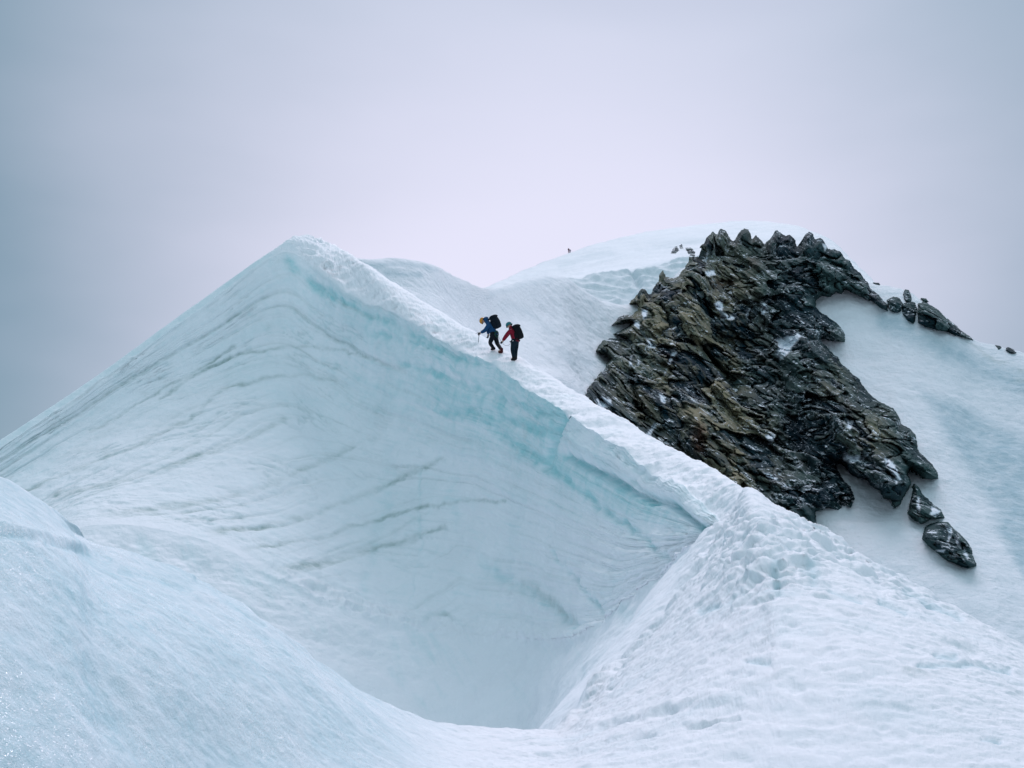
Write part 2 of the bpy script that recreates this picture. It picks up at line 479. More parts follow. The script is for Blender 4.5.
# ================================================================== 2. FOREGROUND SNOW
# per column: point near the bottom of the picture, far edge, bulge
FG = [
    # bottom (px, Y)   edge (px,py,Y)      bulge
    (-330, 3.6, (-330,350,7.2), .20),
    (-120, 4.1, (-140,418,7.2), .22),
    (   0, 4.4, (   0,482,7.4), .24),
    (  40, 4.6, (  34,496,7.7), .24),
    (  75, 4.8, (  66,519,8.0), .24),
    ( 100, 5.0, (  88,548,8.3), .24),
    ( 150, 5.4, ( 150,570,8.8), .24),
    ( 210, 5.9, ( 212,593,9.4), .24),
    ( 270, 6.4, ( 268,624,9.9), .22),
    ( 330, 6.8, ( 330,668,10.6), .16),
    ( 390, 7.3, ( 390,707,11.4), .10),
    ( 440, 7.7, ( 438,729,12.3), .04),
    ( 490, 7.9, ( 490,732,13.2), .0),
    ( 540, 8.0, ( 540,732,14.0), .0),
    ( 575, 8.1, ( 562,727,14.8), .0),
    ( 610, 8.1, ( 582,706,16.2), .02),
    ( 650, 8.1, ( 606,676,18.0), .05),
    ( 690, 8.1, ( 640,636,20.0), .10),
    ( 725, 8.1, ( 674,594,22.0), .16),
    ( 755, 8.1, ( 704,556,24.0), .22),
    ( 785, 8.1, ( 728,520,26.0), .28),
    ( 815, 8.1, ( 746,490,27.6), .32),
    ( 850, 8.1, ( 783,510,25.2), .32),
    ( 885, 8.0, ( 820,531,22.8), .28),
    ( 940, 8.0, ( 880,566,19.6), .22),
    ( 990, 7.9, ( 950,606,17.0), .16),
    (1050, 7.8, (1024,650,15.0), .10),
    (1180, 7.5, (1150,715,13.5), .05),
    (1400, 7.0, (1380,800,12.0), .0),
]
R_ = [[] for _ in range(9)]
for (bx, bY, e, bulge) in FG:
    Bp = np.array(W(bx, 790, bY)); Ep = np.array(W(*e))
    near = np.array([Bp[0] * .8 , 2.2, min(Bp[2], -1.45) if bx > 300 else lerp(-1.6, Bp[2], .35)])
    back = np.array([Bp[0] * 1.6 + (0 if bx > 200 else -1.), -9.0, -2.1])
    R_[0].append(back); R_[1].append(near); R_[2].append(Bp)
    for q, t in ((3, .25), (4, .52), (5, .8)):
        m = lerp(Bp, Ep, t); m[2] += bulge * math.sin(PI * t) ** .8
        R_[q].append(m)
    R_[6].append(Ep)
    kx = [-400, 470, 540, 590, 650, 790, 850, 1400]
    o7 = [(.5,2.2,-1.1), (.5,2.2,-1.1), (.2,2.1,-1.05), (-.4,1.7,-1.0), (-.9,1.2,-.9), (-.9,1.2,-.9), (1.5,1.8,-1.2), (1.5,1.8,-1.2)]
    o8 = [(1.5,33,-7.8), (1.5,33,-7.8), (1.0,22,-7.2), (-1.0,10,-6.2), (-2.6,5,-5.4), (-2.6,4,-5.), (6,7,-7.5), (6,7,-7.5)]
    R_[7].append(Ep + np.array([np.interp(bx, kx, [q[i] for q in o7]) for i in range(3)]))
    R_[8].append(Ep + np.array([np.interp(bx, kx, [q[i] for q in o8]) for i in range(3)]))
R_ = np.array(R_)
cn = []
for a, b in zip(FG[:-1], FG[1:]):
    w = max(abs(b[0] - a[0]), math.hypot(b[2][0] - a[2][0], b[2][1] - a[2][1]))
    if b[0] <= 0 or a[0] >= 1050: w *= .35
    cn.append(max(8, int(w / STEP)))
G, RI, CI = loft(R_, [8, 14, 95, 105, 110, 85, 26, 10], cn)
nr, nc = G.shape[:2]
N0 = grid_normals(G)
V = G.reshape(-1, 3); Nn = N0.reshape(-1, 3)
ri = np.repeat(RI, nc); px, py = P_of(V)
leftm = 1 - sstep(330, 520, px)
vis = sstep(1.2, 2.0, ri) * (1 - sstep(6.6, 7.5, ri))
foots = np.exp(-(((px - 765) / 75.) ** 2 + ((py - 562) / 38.) ** 2)) + .8 * bandf(px, py, [[(725,520),(760,540),(800,545),26.]], 26.)
foots = np.clip(foots + .7 * bandf(px, py, [[(790,525),(860,563),(930,603),12.]], 12.), 0, 1)
disp = .10 * fbm(V, 2.6, 3, 41) + .035 * fbm(V, .8, 4, 42)
sc = fbm(V * np.array([1, .55, 1.]), .34, 3, 43)
disp += -(1 - leftm) * .036 * sstep(.10, .6, sc) * sstep(640, 760, px + .35 * (py - 600))
hl = fbm(V, .55, 4, 47); wp, we = worley_planes(V / .55, 3, .25)
disp += foots * (.20 * hl + .05 * sstep(.02, .4, we) - .03 - .13 * sstep(.10, .5, fbm(V, .42, 3, 48)) + .05 * fbm(V, .2, 3, 148))
disp += (1 - leftm) * (.016 * fbm(V, .16, 4, 49) + .060 * fbm(V * np.array([.6, 1, 1]), .42, 6, 249, .68) - .014 * sstep(.08, .5, fbm(V * np.array([.6, .6, 1]), .19, 3, 149)))
# soft drift ridge running across the saddle
disp += .04 * bandf(px + sc * 8, py + sc * 3, [[(560,733),(610,722),(680,706),(740,700),5.]], 5.)
disp -= .045 * (.3 + .7 * sstep(-.2, .3, sc)) * bandf(px + sc * 8, py + sc * 4, [[(600,733),(660,716),(710,708),3.],[(640,742),(700,728),(740,722),2.],[(632,655),(612,690),3.5]], 3.)
SCO = [[(746,661),(768,664),3.6],[(920,663),(975,664),(1010,668),2.6],[(905,590),(935,606),(960,620),3.2],[(938,655),(955,657),3.],[(880,600),(905,612),3],
       [(810,560),(815,575),6.],[(775,560),(778,580),6.],[(830,590),(860,600),3.],[(985,740),(1000,742),2.5],[(700,610),(715,604),4.]]
disp -= .03 * bandf(px + sc * 8, py + sc * 4, SCO, 3.)
# left hump: wind lips along its rim
LIP = [[(-20,536),(25,541),3.2],[(42,544),(80,549),(108,560),3.6],[(120,568),(150,577),(188,590),3.],[(225,604),(262,628),2.6],]
disp -= leftm * .012 * bandf(px + sc * 9, py + sc * 4, LIP, 3.)
disp += (1 - leftm) * np.exp(-((ri - 5.75) / .5) ** 2) * sstep(555, 590, px) * (1 - sstep(690, 720, px)) * (.42 * fbm(V, 1.6, 3, 281) + .10 * fbm(V, .5, 4, 282))
disp += leftm * np.exp(-((ri - 5.8) / .35) ** 2) * (.07 * fbm(V, .9, 3, 271) + .03 * fbm(V, .25, 4, 272))
disp += leftm * .02 * bandf(px, py, [[(0,531),(60,537),(110,552),(190,580),4.5]], 4.5)
disp += leftm * (.016 * fbm(V, .30, 4, 50) + .006 * fbm(V, .07, 3, 51))
V2 = V + Nn * (disp * vis)[:, None]
ice = np.clip(.20 * sstep(.0, .6, fbm(V, 1.1, 4, 52)) + .35 * foots * sstep(.05, .5, -hl) + .5 * bandf(px + sc * 3, py + sc * 2, SCO, 3.) + leftm * .22 * bandf(px + sc * 5, py + sc * 3, LIP, 3.) + leftm * (.58 + .3 * fbm(V, .5, 4, 252)), 0, 1)  # bluish shade put into scoops and hollows; left hump's tint imitates vignette darkening
dirt = .35 * bandf(px, py, [[(905,672),(935,676),4.],[(598,673),(606,678),3.]], 4.)
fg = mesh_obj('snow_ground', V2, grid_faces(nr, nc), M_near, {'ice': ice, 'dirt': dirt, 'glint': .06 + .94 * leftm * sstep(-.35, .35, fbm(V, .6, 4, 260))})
structure(fg, 'sparkling near snow: hump at left, saddle, trampled mound at right', 'snow')

# ================================================================== 3. MOUNTAINSIDE BEHIND THE RIDGE (snow), its depth kept for the rocks
MS = [
    # bottom just behind the crest      top edge
    ((270,330,74), (285,285,86)),
    ((345,300,72), (330,262,86)),
    ((385,310,68), (365,266,86)),
    ((425,330,65), (400,265,88)),
    ((455,350,63), (430,268,92)),
    ((485,368,62), (460,282,104)),
    ((510,380,66), (490,291,128)),
    ((535,395,76), (520,283,148)),
    ((560,405,92), (548,277,163)),
    ((578,412,108), (566,280,168)),
    ((592,418,120), (581,291,171)),
    ((606,425,127), (604,302,175)),
    ((640,445,131), (642,305,182)),
    ((690,475,133), (690,264,198)),
    ((740,500,132), (730,256,210)),
    ((790,525,129), (780,256,210)),
    ((830,548,124), (825,262,205)),
    ((870,570,118), (872,284,200)),
    ((900,585,114), (902,291,197)),
    ((930,603,110), (926,304,193)),
    ((960,620,106), (946,318,190)),
    ((990,636,103), (972,339,187)),
    ((1010,648,101), (998,346,185)),
    ((1040,665,99), (1030,355,182)),
    ((1120,705,95), (1120,392,172)),
    ((1300,780,88), (1300,470,150)),
]
R_ = [[] for _ in range(7)]
for i, (b, t) in enumerate(MS):
    Bp, Tp = np.array(W(*b)), np.array(W(*t))
    down = np.array([0, -18., -14.]) if b[0] > 520 else np.array([0, -5., -6.])
    if b[0] < 520: down = np.array([0, -4., -5.])
    R_[0].append(Bp + down * 1.3); R_[1].append(Bp)
    for q, tt in ((2, .33), (3, .68)):
        m = lerp(Bp, Tp, tt)
        m[2] -= (.04 if b[0] > 800 else .03) * (Tp[1] - Bp[1]) * math.sin(PI * tt)
        R_[q].append(m)
    R_[4].append(Tp); R_[5].append(Tp + np.array([0, 9, -3.])); R_[6].append(Tp + np.array([0, 45, -38.]))
R_ = np.array(R_)
cn = [max(5, int(max(abs(b[0][0] - a[0][0]), abs(b[1][0] - a[1][0])) / 1.3)) for a, b in zip(MS[:-1], MS[1:])]
cn[-1] = 25
G, RI, CI = loft(R_, [10, 90, 110, 110, 8, 8], cn)
nr, nc = G.shape[:2]
N0 = grid_normals(G)
V = G.reshape(-1, 3); Nn = N0.reshape(-1, 3); px, py = P_of(V); ri = np.repeat(RI, nc)
base_MS = G.copy(); base_ri = RI
vis = (1 - sstep(4.6, 6, ri))
nb = fbm(V, 14., 5, 60)
ripple = fbm(V @ np.array([[.75, -.66, 0], [.2, .3, 0], [0, 0, 1.]]), 3., 4, 62)
disp = .7 * nb * sstep(520, 600, px) * (1 - .5 * sstep(820, 920, px)) * (1 - .6 * sstep(4, 4.3, ri)) + .22 * fbm(V, 3.2, 4, 61) + .10 * fbm(V * np.array([1, .4, 1]), .8, 3, 66) + .05 * ripple
closeness = 1 - sstep(480, 560, px)
disp = lerp(disp, .16 * nb + .12 * fbm(V, 1.5, 4, 63) + .03 * fbm(V, .4, 3, 64), closeness)
V2 = V + Nn * (disp * vis)[:, None]
wx, wy = px + nb * 14 + ripple * 4, py + nb * 10
icy = np.maximum(bandf(wx, wy, [[(885,322),(940,345),(985,368),(1060,398),11.]], 10.), sstep(-5, 14, signed_poly(wx, wy, [(912,384),(960,402),(1060,450),(1250,560),(1250,700),(1080,660),(1030,590),(985,510),(945,440)])))
ice = .85 * icy * (.70 + .4 * sstep(-.3, .5, nb)) + .08 * sstep(.05, .5, ripple) + .10 + .22 * sstep(860, 1040, px)  # icy bands; the broad tint growing rightward partly imitates vignette darkening
ice += .5 * bandf(px + ripple * 4, py + nb * 5, [[(365,268),(400,266),(435,270),3.],[(385,275),(420,277),3.]], 3.) * closeness
ice += .22 * bandf(px + ripple * 4, py + nb * 5, [[(490,296),(515,286),(548,282),4.],[(505,305),(530,312),(550,330),5.],[(560,350),(590,365),5.]], 4.)
ice = np.clip(ice, 0, 1)
dirt = np.clip(.55 * bandf(px + ripple * 6, py + nb * 6, [[(955,330),(985,352),(1030,372),3.],[(1000,378),(1030,380),2.5]], 3.) * sstep(0, .3, ripple + .15), 0, 1)
mside = mesh_obj('mountainside', V2, grid_faces(nr, nc), M_mid, {'ice': ice, 'dirt': dirt})
structure(mside, 'steep snow and ice slope behind the ridge, around the rocks', 'snow slope')

# depth of that slope over the picture, for the rocks that grow out of it
X0, Y0g, W_, H_ = 560, 200, 500, 400
sel = (base_ri >= 1) & (base_ri <= 4)
bg = base_MS[sel].reshape(-1, 3); bpx, bpy_ = P_of(bg)
dep = np.zeros((H_, W_)); cnt = np.zeros((H_, W_))
ix = np.floor(bpx - X0).astype(int); iy = np.floor(bpy_ - Y0g).astype(int)
ok = (ix >= 0) & (ix < W_) & (iy >= 0) & (iy < H_)
np.add.at(dep, (iy[ok], ix[ok]), bg[ok, 1]); np.add.at(cnt, (iy[ok], ix[ok]), 1)
known = cnt > 0; dep[known] /= cnt[known]
for it in range(400):          # spread into holes
    if known.all(): break
    s = np.zeros_like(dep); c = np.zeros_like(dep)
    for dy, dx in ((1, 0), (-1, 0), (0, 1), (0, -1)):
        r = np.roll(np.roll(dep * known, dy, 0), dx, 1); k_ = np.roll(np.roll(known, dy, 0), dx, 1).astype(float)
        if dy == 1: r[0] = 0; k_[0] = 0
        if dy == -1: r[-1] = 0; k_[-1] = 0
        if dx == 1: r[:, 0] = 0; k_[:, 0] = 0
        if dx == -1: r[:, -1] = 0; k_[:, -1] = 0
        s += r; c += k_
    new = (~known) & (c > 0)
    dep[new] = s[new] / c[new]; known = known | new
for it in range(6):
    dep[1:-1, 1:-1] = (dep[1:-1, 1:-1] * 2 + dep[:-2, 1:-1] + dep[2:, 1:-1] + dep[1:-1, :-2] + dep[1:-1, 2:]) / 6
def depth_at(x, y):
    fx = np.clip(x - X0 - .5, 0, W_ - 1.001); fy = np.clip(y - Y0g - .5, 0, H_ - 1.001)
    i = fx.astype(int); j = fy.astype(int); u = fx - i; v = fy - j
    return (dep[j, i] * (1 - u) * (1 - v) + dep[j, i + 1] * u * (1 - v) + dep[j + 1, i] * (1 - u) * v + dep[j + 1, i + 1] * u * v)

# ================================================================== 4. ROCKS
def rock(name, outlines, step, hmax, d0, rough, label, holes=(), ribs=(), grooves=(), olive=None, rusty=None, snowy=.5, edge_jag=2.0, patches=(), seed=0, amp=1.0):
    allp = np.array([p for o in outlines for p in o], float)
    x0, y0 = allp.min(0) - 5; x1, y1 = allp.max(0) + 5
    xs = np.arange(x0, x1, step); ys = np.arange(y0, y1, step)
    GX, GY = np.meshgrid(xs, ys)
    gx, gy = GX.reshape(-1), GY.reshape(-1)
    Yb = depth_at(gx, gy)
    u = (gx - 512) / F_PX; v = (384 - gy) / F_PX; s = Yb / (cP - v * sP)
    Vb = np.stack([u * s, Yb, (sP + v * cP) * s], 1)
    d = np.full(len(gx), -1e9)
    for o in outlines: d = np.maximum(d, signed_poly(gx, gy, o))
    for hp in holes: d = np.minimum(d, -signed_poly(gx, gy, hp))
    d = d + edge_jag * (.8 * fbm(Vb, 1.7, 4, 100 + seed, .65)) + edge_jag * .35 * fbm(Vb, .45, 2, 103 + seed)
    # solid lens: it meets the slope at its outline
    prof = np.where(d > 0, 1 - np.exp(-np.maximum(d, 0) / d0), 0)
    ein = sstep(0, 4.5 * d0 / 8, d)
    Rr = Vb.copy()
    ang = math.radians(-86)
    c_, s_ = np.cos(ang), np.sin(ang)
    fall = np.stack([(Rr[:, 0] * .87 + Rr[:, 2] * .5) / 5.5, Rr[:, 1] * .01, (-Rr[:, 0] * .5 + Rr[:, 2] * .87) / 26.], 1)
    rib = fbm(fall, 1., 4, 195 + seed, .55, ridged=True)
    X = Rr[:, 0] * c_ + Rr[:, 2] * s_; Z = -Rr[:, 0] * s_ + Rr[:, 2] * c_
    A = np.stack([X * .62, Rr[:, 1] * .0, Z * .95], 1)      # stretched along the bedding
    warp = np.stack([fbm(Vb, 7., 4, 120 + seed), fbm(Vb, 7., 3, 124 + seed), fbm(Vb, 7., 4, 128 + seed)], 1)
    w1, e1 = worley_planes(A / 4.8 + warp * .9, 1 + seed, .60)
    cellc, _ = worley_planes(A / 4.8 + warp * .9, 1 + seed, 0.)
    cellc2, _ = worley_planes(A / 1.9 + warp * 1.5, 5 + seed, 0.)
    w2, e2 = worley_planes(A / 1.9 + warp * 1.5, 5 + seed, .80)
    w3, e3 = worley_planes(np.stack([X * .5, Rr[:, 1] * .0, Z], 1) / .9 + warp * 2.4, 9 + seed, 1.2)
    rg = fbm(A, 6., 5, 140 + seed, .55, ridged=True)
    h = hmax * prof * (1 + .5 * rib)
    hs = rough * (3.4 * rib + 3.3 * w1 + 1.3 * w2 + .36 * w3 + 1.2 * rg + 2.2 * fbm(Vb, 11., 2, 177 + seed) + .45 * fbm(Vb, 1.1, 5, 170 + seed, .65) - 1.5 * np.exp(-(e1 / .09) ** 2) - .6 * np.exp(-(e2 / .10) ** 2))
    for (l, wd, am) in ribs: hs = hs + am * np.exp(-(polydist(gx, gy, l) / wd) ** 2)
    for (l, wd, am) in grooves: hs = hs - am * np.exp(-(polydist(gx + 2 * warp[:, 0], gy + 2 * warp[:, 1], l) / wd) ** 2)
    h = h + hs * (0.12 + .88 * ein)
    h = np.where(d > 0, np.maximum(h, .15 * prof), d * .9)
    cav = (np.exp(-(e1 / .06) ** 2) + .9 * np.exp(-(e2 / .07) ** 2) + .5 * np.exp(-(e3 / .06) ** 2))
    sn_n = fbm(Vb, 7., 4, 150 + seed)
    snow = np.clip(cav * sstep(-.05, .35, sn_n + .25 * np.exp(-(((gx - 800) / 60) ** 2 + ((gy - 440) / 60) ** 2))) * snowy * 1.9, 0, 1)
    sp = np.zeros(len(gx))
    for pp in patches: sp = np.maximum(sp, sstep(-.8, 1.0, signed_poly(gx, gy, pp) + 2.2 * fbm(Vb, .9, 3, 160 + seed)))
    h = h * (1 - .0 * sp) - sp * rough * .8
    ol = np.zeros(len(gx)) + .04
    if olive:
        for (cx, cy, rx, ry, am) in olive: ol += am * np.exp(-(((gx - cx) / rx) ** 2 + ((gy - cy) / ry) ** 2))
    ru = np.zeros(len(gx))
    if rusty:
        for (cx, cy, rx, ry, am) in rusty: ru += am * np.exp(-(((gx - cx) / rx) ** 2 + ((gy - cy) / ry) ** 2))
    Vf = Vb.copy(); Vf[:, 1] -= h; Vf[:, 2] -= h * Vb[:, 2] / Vb[:, 1]; Vf[:, 0] -= h * Vb[:, 0] / Vb[:, 1]      # relief stands out from the face without widening its outline
    nyy, nxx = GX.shape
    dm = d.reshape(GX.shape)
    keep = (np.minimum(np.minimum(dm[:-1, :-1], dm[1:, :-1]), np.minimum(dm[:-1, 1:], dm[1:, 1:])) > -.9)
    # vertices hanging outside are pulled on to the outline
    gyd, gxd = np.gradient(dm, step)
    gl = np.hypot(gxd, gyd) + 1e-6
    mv = np.where(d < 0, -d, 0) * .9
    nx_, ny_ = (gxd / gl).reshape(-1) * mv, (gyd / gl).reshape(-1) * mv
    ppm = Yb / F_PX
    Vf[:, 0] += nx_ * ppm; Vf[:, 2] -= ny_ * ppm
    front = grid_faces(nyy, nxx, keep)
    # the buried / hidden back of the same solid
    hb = np.where(d > 0, (2.5 + .6 * hmax) * prof + .6 * rg * ein, 0)
    Vk = Vf.copy(); Vk[:, 1] = Vb[:, 1] + np.maximum(hb, -h)
    n = len(Vf)
    # stitch rim by duplicating: rim vertices have the same place in both shells
    rimless = front[:, ::-1] + n
    faces = np.concatenate([front, rimless])
    VV = np.concatenate([Vf, Vk])
    at = {'snow': np.tile(snow, 2), 'snowpatch': np.tile(np.clip(sp, 0, 1), 2), 'olive': np.tile(np.clip(ol, 0, 1), 2), 'rust': np.tile(np.clip(ru, 0, 1), 2), 'cell': np.tile(np.clip(.5 + cellc * .9 + cellc2 * .6, 0, 1), 2)}
    o = mesh_obj(name, VV, faces, M_rock, at, smooth=False)
    tag(o, *label)
    return o

MAIN = [(585,398),(588,388),(592,383),(597,376),(603,370),(606,364),(610,359),(603,354),(596,351),(599,345),(604,340),(612,338),(622,340),(627,339),(620,336),(613,334),
        (620,331),(627,327),(632,323),(622,324),(612,325),(617,319),(624,315),(632,315),(637,310),(637,304),(628,304),(635,297),(641,289),(645,289),(649,296),(653,290),(656,284),(661,280),(659,275),(663,270),(666,277),(673,278),(678,276),(681,272),(686,266),(690,260),(688,256),(692,258),(698,257),(704,262),(708,255),(706,250),(700,246),(703,244),(707,238),(713,232),(717,234),(721,229),(726,231),(731,240),(734,242),(739,232),(744,228),(749,230),(752,239),(756,235),(760,239),(764,244),(770,239),(777,230),(782,234),(786,236),(790,234),(794,238),(797,246),(801,246),(804,236),(809,231),(813,234),(815,240),(820,238),(824,241),(828,249),(834,249),(841,252),(845,259),(850,261),(854,268),(861,274),(864,279),(868,282),(872,290),(878,293),(883,300),(888,304),
        (888,311),(880,308),(872,302),(862,298),(852,293),(845,289),(842,295),(836,293),(830,297),(822,296),(816,300),(816,307),(822,313),(829,317),(837,323),(842,328),(845,334),(845,342),(838,342),(828,340),(822,338),(823,343),(829,349),(834,355),(838,357),(842,364),(850,371),(859,379),(866,390),(874,398),(884,404),(893,408),(898,415),(902,424),(910,428),(915,434),(917,441),(918,449),(922,455),(930,462),(936,470),(939,479),(932,480),(925,479),(918,474),(911,469),(908,474),(911,482),(909,489),(904,497),(900,505),(895,508),(890,500),(884,499),(879,491),(871,486),(866,479),(858,478),(850,474),(845,466),(840,463),(836,466),(840,474),(844,480),(851,486),(853,492),(856,499),(851,508),(843,507),(838,510),(828,508),(815,511),(816,520),(820,533),(822,545),(790,545),(700,495),(620,440),(590,420)]
RIBS0 = [([(720,235),(700,290),(680,350),(700,430)], 22, 2.5), ([(745,235),(752,280),(742,320)], 16, 2.0), ([(808,238),(800,280)], 12, 2.5), ([(777,238),(782,285),(800,310)], 10, 2.),
        ([(808,335),(815,380),(850,440),(885,480)], 24, 4.5), ([(722,300),(732,320)], 9, 1.8), ([(700,420),(730,470),(760,500)], 14, 2.2), ([(640,360),(650,400)], 15, 1.5), ([(870,440),(880,460)], 12, 1.5),
        ([(630,300),(615,322)], 6, 1.), ([(655,285),(640,340)], 12, 1.)]
RIBS = [(l_, w_, 1.6 * a_) for l_, w_, a_ in RIBS0]
GRO = [([(766,245),(768,275),(775,300)], 3.5, 2.2), ([(733,243),(735,262)], 3, 1.4), ([(799,247),(797,262)], 3, 1.5), ([(700,345),(712,360),(725,375),(738,392)], 3.5, 3.), ([(757,300),(765,330),(772,345)], 3.5, 2.5), ([(778,362),(783,385),(792,420),(800,450),(812,480)], 6, 3.5),
       ([(712,440),(725,455),(740,480),(750,500)], 3.2, 2.4), ([(630,372),(636,400),(640,420)], 4, 2.8), ([(640,350),(645,365)], 3, 1.5), ([(708,305),(712,318)], 4, 2.5), ([(700,375),(720,395),(735,420),(742,450)], 3, 1.6), ([(844,395),(850,425)], 3, 1.5), ([(720,283),(708,290)], 3, 2.)]
PATCH = [[(776,337),(782,338),(796,334),(803,333),(798,340),(790,350),(786,356),(780,361),(775,354),(779,348)],
         [(714,303),(722,300),(723,308),(722,314),(716,309)], [(720,310),(727,314),(736,317),(733,320),(726,319),(721,320)], [(763,303),(767,301),(767,309),(764,315),(761,312)], [(745,310),(750,309),(747,317)],
         [(765,435),(776,433),(773,440),(768,448),(767,441)], [(763,472),(768,473),(780,480),(770,480)], [(663,377),(674,349),(677,352),(668,366)], [(646,434),(655,423),(656,426),(650,436)], [(676,349),(672,352),(669,349)],
         [(594,400),(602,396),(611,400),(612,406),(600,408)], [(632,320),(639,322),(640,329),(635,326)], [(642,310),(648,308),(647,317),(643,320)], [(646,338),(655,345),(655,349),(648,347)], [(634,345),(630,362),(634,368),(639,362),(636,367),(629,366)],
         [(844,452),(852,456),(862,456),(868,455),(862,460),(850,464),(843,461)], [(884,456),(893,462),(898,470),(901,480),(896,484),(892,472),(886,466)], [(848,420),(854,421),(850,429),(847,427)], [(705,272),(714,270),(716,275),(707,276)], [(822,243),(827,246),(825,251)],
         [(704,252),(708,256),(706,262),(702,258)], [(659,394),(666,396),(665,404),(661,402)]]
rock('rock_buttress', [MAIN], .82, 4.6, 8., 1.0, ('large dark craggy rock buttress dusted with snow, filling the snow slope below the summit', 'rock face'),
     ribs=RIBS, grooves=GRO, patches=PATCH, snowy=.55,
     olive=[(660,370,58,80,.8), (735,455,42,50,1.), (720,310,42,70,.7), (650,300,30,30,.5), (832,400,24,50,.5), (872,440,20,24,.9), (700,400,40,60,.6)],
     rusty=[(700,440,8,25,1.), (672,350,10,12,.6), (752,270,6,16,.5), (725,283,16,5,.8), (780,480,14,8,.3)], seed=0)
rock('rock_outcrop', [[(914,483),(918,486),(923,495),(928,499),(934,505),(941,509),(943,514),(945,518),(938,519),(930,520),(925,523),(921,524),(915,518),(909,514),(909,506),(911,498)]], .55, 1.8, 4., .6,
     ('narrow snow-streaked dark rock just above the lowest boulder on the right-hand slope', 'rock outcrop'), seed=20, edge_jag=1.3, snowy=.8,
     patches=[[(917,496),(920,496),(920,514),(917,512)], [(932,507),(940,511),(936,518),(930,514)]])
rock('rock_outcrop', [[(925,527),(930,524),(938,521),(948,522),(953,528),(960,534),(967,541),(972,549),(974,557),(977,566),(968,568),(958,565),(949,561),(941,556),(936,552),(928,546),(922,539),(923,532)]], .55, 2.2, 5., .7,
     ('dark oval boulder with white snow streaks, lowest rock on the right-hand slope', 'boulder'), seed=31, edge_jag=1.2, snowy=.7,
     patches=[[(945,524),(952,528),(950,540),(946,545),(949,534)], [(955,536),(960,542),(961,549),(956,543)], [(964,547),(969,555),(968,560),(964,554)], [(936,551),(946,549),(944,553)]])
rock('rock_outcrop', [[(918,303),(924,301),(930,305),(938,310),(945,316),(952,322),(959,328),(966,334),(973,340),(964,338),(955,335),(947,332),(937,330),(925,326),(918,323),(917,312)]], .6, 2.6, 4., .5,
     ('long dark rock band tapering down the skyline at right, largest on that ridge', 'rock band'), seed=42, edge_jag=1.6, snowy=.6)
rock('rock_outcrop', [[(902,293),(905,289),(909,290),(912,296),(911,303),(905,302)]], 0.5, 1.2, 3.0, 0.3,
     ('upper of two small rocks in the snow just left of the long skyline rock band', 'rock outcrop'), seed=53, edge_jag=1.2, snowy=0.5)
rock('rock_outcrop', [[(901,304),(907,301),(915,302),(918,309),(916,317),(914,324),(907,321),(901,312)]], 0.5, 1.8, 3.0, 0.35,
     ('lower, larger of two small rocks just left of the long skyline rock band', 'rock outcrop'), seed=55, edge_jag=1.6, snowy=0.6)
rock('rock_outcrop', [[(886,300),(893,296),(899,297),(903,303),(902,311),(897,314),(889,310)]], 0.5, 1.6, 3.0, 0.35,
     ('small rock in the snow at the tail end of the main buttress', 'rock outcrop'), seed=64, edge_jag=1.4, snowy=0.5)
rock('rock_outcrop', [[(1005,350),(1008,347),(1013,349),(1017,353),(1010,353.5)]], .4, 1.0, 2., .2,
     ('tiny dark rock on the skyline at the far right edge', 'rock outcrop'), seed=75, edge_jag=.8, snowy=.2)
rock('rock_outcrop', [[(995,345),(1000,346),(1003,349),(998,350)]], 0.4, 0.7, 2.0, 0.2,
     ('speck of rock on the skyline just left of the far right tiny rock', 'rock outcrop'), seed=77, edge_jag=0.5, snowy=0.2)
rock('rock_outcrop', [[(921,298),(926,298.5),(929,302),(924,303)]], 0.4, 0.7, 2.0, 0.2,
     ('thin sliver of rock in snow just above the long skyline rock band', 'rock outcrop'), seed=79, edge_jag=0.5, snowy=0.1)
rock('rock_outcrop', [[(873,282.5),(879,283),(880,285),(875,285)]], 0.4, 0.6, 2.0, 0.2,
     ('thin flat rock sliver on the skyline snow right of the buttress', 'rock outcrop'), seed=81, edge_jag=0.4, snowy=0.1)

# ================================================================== 5. SUMMIT DOME WITH ITS BROKEN ICE STEP
DM = [
    ((430,345,134), (430,322,152), (430,318,170), (432,315,240), (434,312,300)),
    ((488,330,149), (488,305,172), (488,299,190), (489,295,270), (490,291,330)),
    ((520,325,164), (520,300,192), (520,291,210), (521,283,300), (521,275,385)),
    ((560,325,174), (558,298,205), (560,284,221), (562,270,320), (561,258,440)),
    ((600,330,182), (592,305,211), (592,277,227), (600,260,330), (600,243,470)),
    ((630,330,184), (628,307,213), (628,273,229), (632,252,335), (640,234,480)),
    ((660,330,187), (658,300,215), (658,267,231), (665,247,335), (680,226,480)),
    ((695,320,199), (690,290,219), (690,259,236), (700,243,330), (720,222.5,470)),
    ((740,320,209), (740,290,227), (740,262,244), (745,243,320), (755,222,450)),
    ((785,320,209), (785,290,227), (785,266,244), (790,247,310), (790,226,420)),
    ((830,330,204), (830,300,223), (830,278,240), (832,262,290), (828,246,370)),
    ((880,350,199), (880,330,215), (880,315,232), (878,300,260), (870,290,310)),
]
R_ = [[] for _ in range(7)]
for (a, b, c, m, t) in DM:
    t = (t[0], t[1] + 8.5, t[2]); m = (m[0], m[1] + 3, m[2])
    for q, p in enumerate((a, b, c, m, t)): R_[q].append(np.array(W(*p)))
    T = R_[4][-1]
    R_[5].append(T + np.array([0, 25, -14.])); R_[6].append(T + np.array([0, 150, -110.]))
R_ = np.array(R_)
cn = [max(8, int((b[2][0] - a[2][0]) / 1.3)) for a, b in zip(DM[:-1], DM[1:])]
G, RI, CI = loft(R_, [10, 34, 40, 50, 12, 6], cn, creases=(2,))
nr, nc = G.shape[:2]
